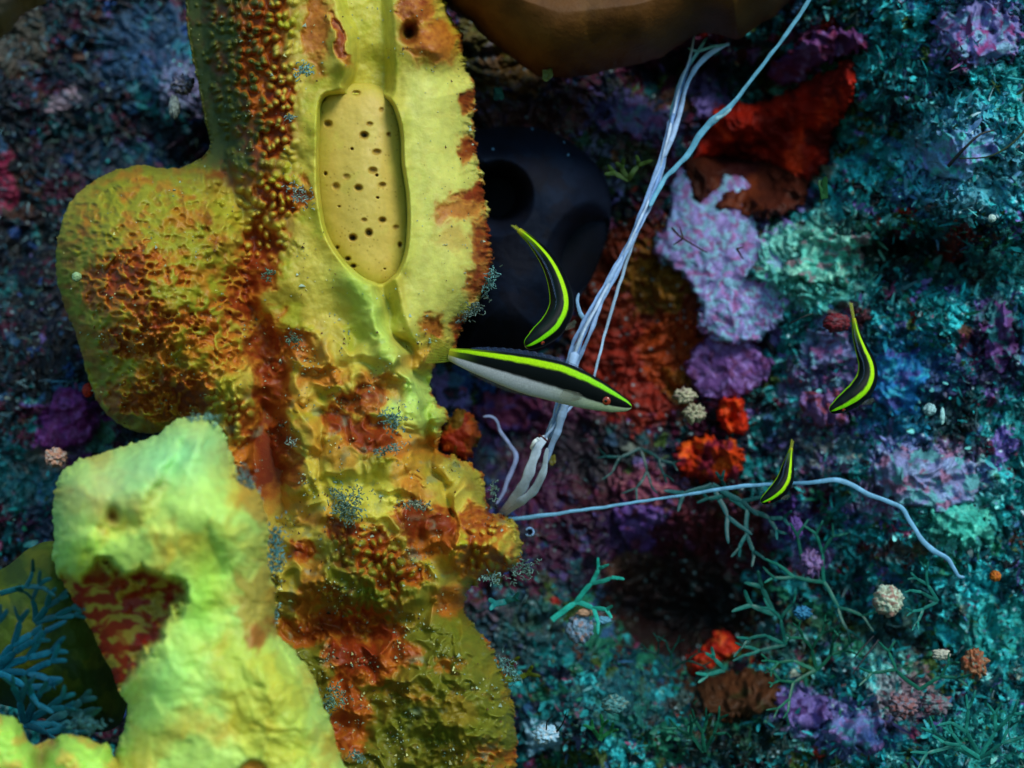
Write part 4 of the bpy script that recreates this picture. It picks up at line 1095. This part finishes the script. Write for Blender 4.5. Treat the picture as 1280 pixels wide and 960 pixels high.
TEAL = (28, 130, 122); DTEAL = (20, 92, 88); OLV = (96, 104, 30)
ALG = [
    ("brightest turquoise forked alga, reaching up right beside the dark cave's left side", 690, 775, .60, (35,), 42, 5.5, 3, (34, 160, 146), 1, 34),
    ("broad turquoise alga blade low at the sponge's right edge, tip like a fish tail", 632, 752, .585, (190, 20), 12, 6, 1, (40, 150, 150), 2, 40),
    ("thick forked alga reaching left over the cave from its right rim, uppermost one", 968, 768, .60, (160, 118), 34, 5, 1, (26, 104, 96), 3, 36),
    ("slim alga arms below the thick one on the cave's right rim", 982, 806, .60, (165, 195, 100), 30, 3.6, 2, (24, 110, 100), 4, 34),
    ("two pronged pale teal alga standing on the cave floor beside the red sponge", 906, 838, .60, (120, 195), 20, 4, 1, (34, 140, 126), 5, 30),
    ("dark teal alga spread beneath the long strand left of the smallest fish", 890, 606, .60, (-35, 200, -60), 40, 5, 1, (20, 86, 90), 6, 34),
    ("wide armed teal alga right of centre under the smallest fish", 935, 636, .605, (160, -20, -100), 32, 4.5, 2, (22, 96, 96), 7, 36),
    ("branching teal alga in front of the lilac knobs above the white lump's left", 1030, 728, .60, (165, 95, -50, 140), 42, 3.6, 2, (24, 110, 96), 8, 34),
    ("small teal alga right of the white round lump", 1172, 752, .575, (150, 120, 215), 24, 3.4, 2, (26, 120, 110), 9, 34),
    ("alga tangle low at right of the cave, above the mauve crusts", 1020, 838, .595, (160, 100, 40, 200), 30, 3.4, 3, (26, 108, 84), 10, 36),
    ("yellow olive three pointed alga near the sponge's lower right edge", 640, 850, .585, (92, 20, 165), 20, 5, 1, (88, 106, 26), 11, 40),
    ("olive brown leaf dangling under the strand bundle", 690, 570, .585, (-92, -75), 12, 6, 0, (96, 92, 22), 12, 30),
    ("faint teal alga crossing the purple patch at the foot of the bundle", 800, 560, .62, (-30, -60, 210), 30, 3, 2, (22, 74, 76), 13, 34),
    ("thin twiggy teal alga inside the cave's lower left", 838, 838, .62, (80, 40, 140), 24, 2.2, 2, (22, 78, 70), 14, 34),
    ("leafy teal alga in the bottom right corner", 1225, 948, .56, (170, 140, 110, 70, 30), 34, 4, 2, (36, 140, 128), 15, 28),
    ("green alga in the middle of the bottom edge", 880, 940, .58, (60, 95, 130), 26, 3.6, 2, (26, 100, 80), 16, 30),
    ("small green alga tuft just above the bottom edge near the white shell", 750, 925, .575, (80, 120, 40), 18, 4, 1, (34, 120, 70), 17, 30),
    ("curling alga arch over the pink lumps, low right", 1150, 862, .575, (35, 150), 34, 3.6, 2, (28, 116, 96), 18, 40),
    ("upright olive green blade at the top of the pale green rubble ridge", 1030, 248, .585, (82, 100), 26, 7, 0, (44, 108, 60), 19, 20),
    ("ragged teal fringe on the wall just left of the brown sponge's foot", 622, 110, .60, (-80, -95, -60), 14, 8, 0, (40, 92, 84), 20, 30),
    ("pale olive lappet with a bright rim under the large brown sponge", 684, 88, .575, (-70, -100), 12, 9, 0, (104, 110, 54), 21, 30),
    ("small olive leaves left of the diagonal strand crossing", 785, 225, .60, (60, 110, 160), 20, 5, 1, (60, 88, 34), 22, 36),
]
for (lab, x, y, dp, arms, L, w, lv, colr, sd, spr) in ALG:
    alga(lab, x, y, dp, arms, L, w, lv, colr, sd, spread=spr)
# blue bladed algae over the olive sponge, out of focus
for k, (lab, x, y, arms, L, w, colr) in enumerate([
    ("single turquoise blade lying across the top of the olive sponge", 0, 742, (12,), 34, 5, (20, 116, 128)),
    ("forked turquoise blades midway down the olive sponge", 44, 778, (50, 15, 80), 26, 6, (20, 118, 130)),
    ("dense blue alga clump covering the olive sponge's left side", -6, 840, (70, 45, 20, 0, -25, 95), 40, 7, (22, 120, 150)),
    ("blue alga clump in the dip above the bottom left mound", 30, 905, (60, 30, 0, 100, -10), 34, 7, (30, 130, 156)),
    ("pale grey blue blade between the clefted mound and the lime lobe", 60, 905, (40, 10), 30, 8, (60, 130, 140))]):
    alga(lab, x, y, 0.50, arms, L, w, 2, colr, 40 + k, spread=26, dz=-0.012)

# ------------------------------------------------------------------ sediment tufts clinging to the sponge
def tuft(label, x, y, dep, rx, ry, count, colour, seed, rot=0, name="sediment_tuft", cat="tuft", group="silty tufts clinging to the sponge", L=5.2, w=0.6):
    rr = random.Random(seed); parts = []
    cr, sr = math.cos(math.radians(rot)), math.sin(math.radians(rot))
    for i in range(int(count * 1.9)):
        u = rr.gauss(0, .5) * rx; v_ = rr.gauss(0, .5) * ry
        px = x + u * cr - v_ * sr; py = y + u * sr + v_ * cr
        a = rr.uniform(0, 360); pts = []; dd = dep + rr.uniform(-0.003, 0.002)
        for k in range(5):
            pts.append((px, py, dd))
            a += rr.uniform(-70, 70); s = L / 4 * rr.uniform(0.6, 1.5)
            px += math.cos(math.radians(a)) * s; py += math.sin(math.radians(a)) * s; dd += rr.uniform(-0.0012, 0.0008)
        p = np.array(pts)
        parts.append(tube(ray(p[:, 0], p[:, 1], p[:, 2]), np.array([.6, 1.2, .8, 1.3, .5]) * w * K * dep * rr.uniform(.7, 1.5), .8, lin(colour) * rr.uniform(0.35, 1.4), 4))
    v, q, c = join_parts(*parts)
    return tag(raw_mesh(name, v, q, c, M_ALGA), label, cat, group)

SIL = (128, 158, 150)
for i, (lab, x, y, dp, rx, ry, cnt, col_, rot) in enumerate([
    ("pale silty tuft high on the sponge's red left ridge", 380, 88, .536, 12, 9, 26, (120, 170, 170), -20),
    ("tiny silty tuft beside the top of the slit opening's left lip", 362, 148, .537, 6, 4, 10, SIL, 0),
    ("silty tuft beside the red star shaped patch left of the slit", 375, 245, .535, 18, 9, 34, (140, 160, 150), 50),
    ("small grey tuft on the seam right of the rounded lobe", 335, 343, .545, 10, 8, 14, (90, 130, 110), 0),
    ("thin grey tuft on the yellow shoulder below the seam", 368, 425, .532, 10, 10, 22, (90, 120, 100), 0),
    ("small wisp in the red hollow right of the orange knob", 362, 553, .545, 8, 4, 10, (130, 150, 140), 0),
    ("crumbly tuft framing the red pit in the middle of the sponge", 490, 525, .522, 18, 14, 50, (110, 150, 140), 40),
    ("tuft along the underside of the middle red pit", 482, 562, .522, 20, 5, 30, (100, 140, 130), -10),
    ("largest grey silty tuft, spread below the middle of the sponge", 432, 632, .526, 22, 22, 130, (110, 140, 124), 40),
    ("silty fringe over the dark red patch at the sponge's lower right", 520, 632, .528, 22, 6, 40, (140, 150, 130), 0),
    ("tuft on the serrated right edge level with the curved fish", 612, 352, .55, 7, 16, 40, (100, 150, 150), 20),
    ("dark tuft hanging from the right edge above the large fish's tail", 592, 388, .553, 18, 7, 44, (90, 110, 104), -35),
    ("tuft on the knob at the lower right of the sponge", 612, 722, .555, 14, 5, 24, (120, 160, 156), 10),
    ("tuft hanging near the small ring worm", 618, 612, .57, 5, 12, 16, (130, 160, 150), 0),
    ("bluish tuft strip between the lime lobe and the big sponge", 344, 690, .49, 12, 34, 120, (84, 150, 160), 0),
    ("grey crumbly tuft on the top right shoulder of the lime lobe", 306, 602, .458, 13, 16, 70, (110, 140, 140), -30),
    ("sparse tuft on the peak of the lime lobe", 254, 524, .462, 20, 6, 40, (110, 150, 140), 5),
    ("fluffy pale wisp lower down between lime lobe and big sponge", 342, 770, .49, 5, 12, 24, (130, 190, 190), 10),
    ("small tuft on the right flank of the lime lobe", 350, 846, .455, 8, 9, 22, (130, 170, 140), 0),
    ("tuft ringing the small yellow knob by the dark hole, bottom centre", 416, 872, .53, 16, 18, 60, (110, 150, 130), 40),
    ("crumbly tuft at the foot of the dark hole", 446, 946, .52, 12, 6, 26, (120, 160, 150), 20),
    ("hazy tuft trailing off the sponge's right edge at two thirds height", 652, 712, .57, 20, 14, 50, (96, 130, 124), -30),
    ("silty tuft bordering the foot of the sponge on the right", 632, 835, .57, 24, 12, 60, (100, 150, 150), 45),
    ("grey crumbs in the cleft between the two bottom left mounds", 110, 905, .458, 22, 9, 70, (60, 120, 130), 10),
]):
    tuft(lab, x, y, dp - 0.003, rx, ry, cnt, col_, 500 + i, rot)

# ------------------------------------------------------------------ small lumps, shells, corals
def lump(name, label, cat, x, y, dep, rx, ry, cols, seed, bumps=0.25, group=None, facets=7):
    u = np.linspace(0.02, math.pi - 0.02, 40); vv = np.linspace(0, 2 * math.pi, 64, endpoint=False)
    Uu, Vv = np.meshgrid(u, vv, indexing='ij')
    n = np.stack([np.sin(Uu) * np.cos(Vv), np.sin(Uu) * np.sin(Vv), np.cos(Uu)], -1)
    ax = n[..., 0] * 1.6 + 3.1; ay = n[..., 2] * 1.6 + n[..., 1] * 0.4
    bumps *= 0.6
    r = 1 + bumps * fbm(ax * facets / 4, ay * facets / 4, 4, seed) + 0.35 * bumps * (0.5 - wor(ax * facets / 3, ay * facets / 3, seed + 1)[0])
    c = np.array(P3(x, y, dep)); s = K * dep
    P = c + n * r[..., None] * np.array([rx * s, min(rx, ry) * s, ry * s])
    ii = np.arange(39)[:, None] * 64; jj = np.arange(64)[None, :]; j2 = (jj + 1) % 64
    q = np.stack([ii + jj, ii + 64 + jj, ii + 64 + j2, ii + j2], -1).reshape(-1, 4)
    C = np.tile(lin(cols[0]), r.shape + (1,))
    for i, cc in enumerate(cols[1:]):
        C = mixc(C, sst(0.0, 0.35, fbm(ax * 1.7 + 4 * i, ay * 1.7, 4, seed + 5 + i)), cc)
    o = raw_mesh(name, P.reshape(-1, 3), q, C.reshape(-1, 3), M_CRUST)
    return tag(o, label, cat, group)

for (nm, lab, cat, x, y, dp, rx, ry, cols, b) in [
    ("coral_lump", "round whitish knobbly lump standing clear below the long strand's hooked end", "coral lump", 1110, 751, .572, 18, 19, [(176, 184, 160), (150, 140, 120), (190, 210, 190), (160, 120, 110)], .45),
    ("shell", "bluish white broken shell under the brightest turquoise alga", "shell", 725, 786, .60, 17, 18, [(120, 150, 180), (150, 110, 100), (90, 120, 140)], .4),
    ("shell", "small flesh coloured shell piece on top of the bluish white shell", "shell", 732, 766, .596, 11, 5, [(170, 130, 104), (140, 110, 90)], .3),
    ("shell", "bright white blue shell heap at the bottom left of the rubble", "shell", 682, 918, .575, 15, 12, [(150, 190, 214), (120, 170, 200), (180, 190, 200)], .6),
    ("shell", "pale coiled fragment lying in the rubble above the bottom edge, centre", "shell", 768, 880, .578, 16, 12, [(70, 130, 134), (110, 130, 120), (50, 96, 100)], .5),
    ("coral_lump", "white crumbly coral bit on the red wall left of the orange sponge", "coral lump", 856, 494, .61, 14, 9, [(176, 168, 140), (140, 120, 110)], .8),
    ("coral_lump", "second white crumbly bit just below, touching the orange sponge", "coral lump", 868, 517, .608, 13, 12, [(170, 160, 136), (130, 110, 90), (150, 150, 120)], .8),
    ("worm_tube", "bright blue stubby worm tuft below the lilac knobs, right of the cave", "worm", 1003, 766, .59, 11, 8, [(44, 120, 160), (30, 90, 130)], .7),
    ("red_knob", "tiny scarlet ball against the left edge of the sponge's rounded lobe", "ascidian", 110, 488, .60, 7, 9, [(190, 40, 10), (150, 24, 8)], .15),
    ("red_knob", "little orange spot of sponge right of the long strand's hook", "ascidian", 1244, 720, .57, 7, 7, [(190, 104, 24), (160, 70, 20)], .3),
    ("shell", "pale pinkish shell with a dark mouth beside the magenta crust, far left", "shell", 70, 572, .59, 13, 11, [(196, 140, 116), (150, 110, 110), (180, 160, 150)], .7),
    ("shell", "whitish crinkled shell on the dark wall left of the column's top", "shell", 228, 106, .60, 14, 11, [(120, 116, 140), (140, 130, 130), (70, 70, 100)], .8),
    ("shell", "narrow upright pale shell just beneath the crinkled one", "shell", 218, 134, .60, 7, 14, [(130, 140, 136), (90, 100, 110)], .5),
    ("coral_lump", "grey pink lump under the curling alga arch", "coral lump", 1128, 882, .58, 18, 14, [(140, 104, 112), (100, 110, 130), (120, 70, 70)], .6),
    ("coral_lump", "grey pink lump right of the arch, streaked with teal", "coral lump", 1170, 880, .578, 18, 13, [(120, 110, 122), (90, 140, 140), (120, 70, 80)], .6),
    ("coral_lump", "mauve knob cluster above the alga tangle at the cave's right", "coral lump", 1014, 704, .60, 14, 17, [(130, 104, 156), (110, 84, 140), (90, 60, 100)], .7),
    ("coral_lump", "purple knob pair above the mauve cluster", "coral lump", 994, 660, .605, 9, 15, [(92, 62, 136), (110, 80, 150)], .6),
    ("shell", "small white cube like shell fragment low on the right side", "shell", 1176, 818, .57, 11, 7, [(180, 176, 160), (150, 150, 140)], .5),
    ("shell", "white oval grain between two glints right of the third fish", "shell", 1162, 512, .575, 8, 8, [(150, 190, 196), (120, 160, 170)], .3),
    ("shell", "slim white glint shard right of the oval grain", "shell", 1178, 520, .575, 3, 11, [(170, 220, 220), (150, 200, 210)], .3),
    ("shell", "tiny round white dot shell at the right edge under the upper crust", "shell", 1240, 273, .56, 5, 5, [(190, 214, 204), (160, 190, 190)], .2),
    ("shell", "tiny pale bead on the rounded lobe's orange patch", "shell", 96, 346, .545, 6, 6, [(150, 180, 130), (120, 150, 110)], .2),
    ("shell", "curved white sliver to the right of the bluish shell", "shell", 752, 775, .60, 12, 5, [(90, 150, 180), (60, 120, 150)], .5),
    ("coral_lump", "dusky crimson lump above the third fish's left, in pale rubble", "coral lump", 1046, 404, .585, 17, 12, [(110, 22, 34), (80, 14, 30), (100, 60, 70)], .4),
]:
    lump(nm, lab, cat, x, y, dp, rx, ry, cols, int(x * 7 + y), b)

# ring shaped pieces
def ring(name, label, cat, x, y, dep, r_px, w_px, colour, a0=0, a1=360, sides=10, mat=M_CRUST, squash=1.0, seed=0):
    a = np.radians(np.linspace(a0, a1, 48))
    px = x + r_px * np.cos(a); py = y - r_px * squash * np.sin(a)
    V = ray(px, py, dep + 0.001 * np.sin(a * 2))
    w = w_px * K * dep * (1 + 0.35 * gno(a * 2, a * 0 + seed, seed))
    v, q, c = tube(V, w, 1.0, lin(colour), sides)
    c = c * (0.7 + 0.6 * np.repeat(hsh((a * 9).astype(np.int64), (a * 0).astype(np.int64), seed), sides))[:, None]
    return tag(raw_mesh(name, v, q, c, mat), label, cat)
ring("worm_tube", "tiny white curled worm tube right of the sponge's lower knob", "worm", 662, 665, .575, 5, 1.4, (120, 150, 190), -150, 150, seed=1)
lump("cup_coral", "dull orange pitted coral knob on the teal rubble at lower right", "coral", 1218, 830, .572, 15, 19, [(150, 84, 50), (90, 120, 110), (130, 50, 30), (160, 110, 80)], 77, .7)

# dark twiggy bits lying on the lilac crust and elsewhere
def twig(label, segs, w, colour, seed):
    parts = []
    for pts in segs:
        p = np.array(pts, float); p = resample(p, 10)
        parts.append(tube(ray(p[:, 0], p[:, 1], p[:, 2]), w * K * .58 * np.linspace(1, .5, 10), .9, lin(colour), 6))
    v, q, c = join_parts(*parts)
    return tag(raw_mesh("dark_twig", v, q, c, M_ALGA), label, "twig", "thin dark twigs")
D0 = .613
twig("three armed dark twig on the left of the pale lilac crust", [[(840, 285, D0), (852, 297, D0 - .004), (884, 316, D0)], [(854, 298, D0 - .004), (850, 284, D0 - .002)], [(854, 298, D0 - .004), (842, 306, D0)]], 1.5, (40, 14, 16), 1)
twig("short check mark shaped dark twig at the lilac crust's centre", [[(921, 311, D0 - .004), (929, 324, D0 - .003)], [(921, 311, D0 - .004), (929, 309, D0 - .003)]], 1.6, (50, 20, 20), 2)
twig("straight thin dark twig in the pale rubble left of the third fish", [[(988, 404, .59), (1002, 397, .588), (1015, 392, .588)]], 1.3, (16, 20, 24), 3)
twig("long bowed black twig near the right edge, upper part", [[(1185, 208, .57), (1205, 186, .566), (1225, 168, .565), (1242, 163, .566)]], 2.2, (16, 18, 22), 4)
twig("slender olive stem sweeping in from the right edge", [[(1282, 162, .562), (1262, 182, .563), (1235, 196, .565), (1200, 198, .57)]], 1.6, (44, 60, 34), 5)
twig("dark forked twig hanging below the white round lump", [[(1098, 800, .585), (1084, 818, .582), (1066, 842, .58)], [(1092, 795, .585), (1076, 812, .582), (1068, 822, .582)]], 1.6, (16, 22, 32), 6)
twig("thin black hairs standing on the white blue shell heap", [[(683, 912, .56), (684, 902, .558), (692, 894, .557)], [(696, 915, .56), (704, 903, .558), (708, 890, .556)]], 1.0, (14, 16, 20), 7)

# ------------------------------------------------------------------ uncountable turf: leafy algae, crumbs
def scatter_stuff(name, N, density, colourf, L, W, seed, curl=0.6, lift=0.6, tilt=0.5, mat=M_ALGA, rows=3):
    rs = np.random.RandomState(seed)
    X = rs.uniform(-40, 1320, N * 4); Y = rs.uniform(-30, 990, N * 4)
    keep = rs.rand(N * 4) < density(X, Y)
    X, Y = X[keep][:N], Y[keep][:N]; n = len(X)
    D = reef_depth(X, Y)
    B = ray(X, Y, D + 0.001)
    out = np.tile(np.array([0, -1.0, 0.25]), (n, 1))
    d = rs.normal(0, 1, (n, 3)); d[:, 1] = d[:, 1] * 0.5
    d = d / np.linalg.norm(d, axis=1, keepdims=True) * tilt + out * lift
    d /= np.linalg.norm(d, axis=1, keepdims=True)
    s = np.cross(d, rs.normal(0, 1, (n, 3))); s /= np.linalg.norm(s, axis=1, keepdims=True)
    k2 = rs.normal(0, curl, (n, 3))
    Ls = L * np.exp(rs.normal(0, .35, n)) * K * D; Ws = W * np.exp(rs.normal(0, .35, n)) * K * D
    P = []
    prof = {3: [0.5, 1.0, 0.25], 4: [.4, .9, 1.0, .3]}[rows]
    for r in range(rows):
        f = r / (rows - 1)
        c = B + d * (Ls * f)[:, None] + k2 * (Ls * f * f * 0.6)[:, None]
        hw = (Ws * prof[r] * 0.5)[:, None]
        P.append(c - s * hw); P.append(c + s * hw)
    V = np.stack(P, 1).reshape(-1, 3)
    b = np.arange(n)[:, None] * (2 * rows)
    q = np.concatenate([b + np.array([[2 * r, 2 * r + 1, 2 * r + 3, 2 * r + 2]]) for r in range(rows - 1)])
    C = colourf(X, Y, rs) * rs.uniform(0.7, 1.3, (n, 1))
    C = np.repeat(C, 2 * rows, axis=0)
    o = raw_mesh(name, V, q, C, mat)
    return tag(o, kind="stuff")

def keepout(X, Y):
    k = np.ones(X.shape)
    for (cx, cy, rx, ry, rot) in [(900, 330, 85, 95, 30), (910, 458, 58, 44, 0), (960, 175, 110, 70, -25), (850, 770, 95, 65, 10), (660, 300, 120, 160, 0), (1020, 70, 66, 36, -20), (885, 550, 52, 58, 0), (800, 420, 60, 110, 0), (925, 868, 54, 32, 0), (1160, 600, 70, 36, 10), (90, 525, 40, 40, 0), (890, 700, 90, 40, 0)]:
        k *= sst(0.12, -0.1, ell(X, Y, cx, cy, rx, ry, rot))
    return k
def dens_leaf(X, Y):
    n = fbm(X / 55, Y / 55, 3, 601)
    z = 0.9 * sst(1000, 1080, X + 30 * n) * sst(420, 260, Y) + 0.45 * sst(960, 1100, X) + 0.6 * sst(640, 700, X) * sst(780, 860, Y) + 0.35 * sst(260, 60, X) * sst(560, 640, Y)
    return np.clip(z * sst(-0.5, 0.25, n), 0, 1) * keepout(X, Y)
def col_leaf(X, Y, rs):
    names = ['teal', 'deepteal', 'cyan', 'green', 'olive', 'slate', 'pale']
    pr = [.30, .26, .16, .12, .06, .05, .05]
    A = np.stack([lin(PAL[k]) for k in names])[rs.choice(len(names), len(X), p=pr)]
    return np.where((rs.rand(len(X)) < 0.5)[:, None], reef_rc(X, Y), A)
scatter_stuff("leafy_algae_turf", 22000, dens_leaf, col_leaf, 9, 4.5, 1, rows=4)
def dens_crumb(X, Y):
    n = fbm(X / 40, Y / 40, 3, 602)
    z = 0.8 * sst(930, 1010, X) + 0.7 * sst(640, 700, X) * sst(720, 820, Y) + 0.5 * sst(420, 200, X) + 0.28
    return np.clip(z * sst(-0.6, 0.3, n), 0, 1) * (0.15 + 0.85 * keepout(X, Y))
def col_crumb(X, Y, rs):
    return np.where((rs.rand(len(X)) < 0.72)[:, None], reef_rc(X, Y), palette_pick(X, Y, rs.rand(len(X))))
scatter_stuff("rubble_crumbs", 42000, dens_crumb, col_crumb, 3.6, 3.0, 2, lift=0.35, tilt=0.8, mat=M_CRUST)
def dens_hair(X, Y):
    return np.clip(0.7 * sst(330, 200, X) * sst(700, 500, Y) + 0.35 * sst(640, 700, X) * sst(700, 800, Y) + 0.25 * sst(900, 1000, X) + 0.12, 0, 1) * keepout(X, Y)
def col_hair(X, Y, rs):
    cs = np.stack([lin(c) for c in [(60, 110, 130), (30, 80, 100), (110, 150, 160), (60, 40, 60), (20, 50, 60), (90, 120, 110)]])
    return cs[rs.randint(0, len(cs), len(X))]
scatter_stuff("filament_turf", 16000, dens_hair, col_hair, 9, 0.9, 3, curl=0.9)
def col_white(X, Y, rs):
    return np.tile(lin((170, 205, 205)), (len(X), 1))
scatter_stuff("shell_grit", 1500, dens_crumb, col_white, 2.2, 2.4, 4, lift=0.8, mat=M_CRUST)
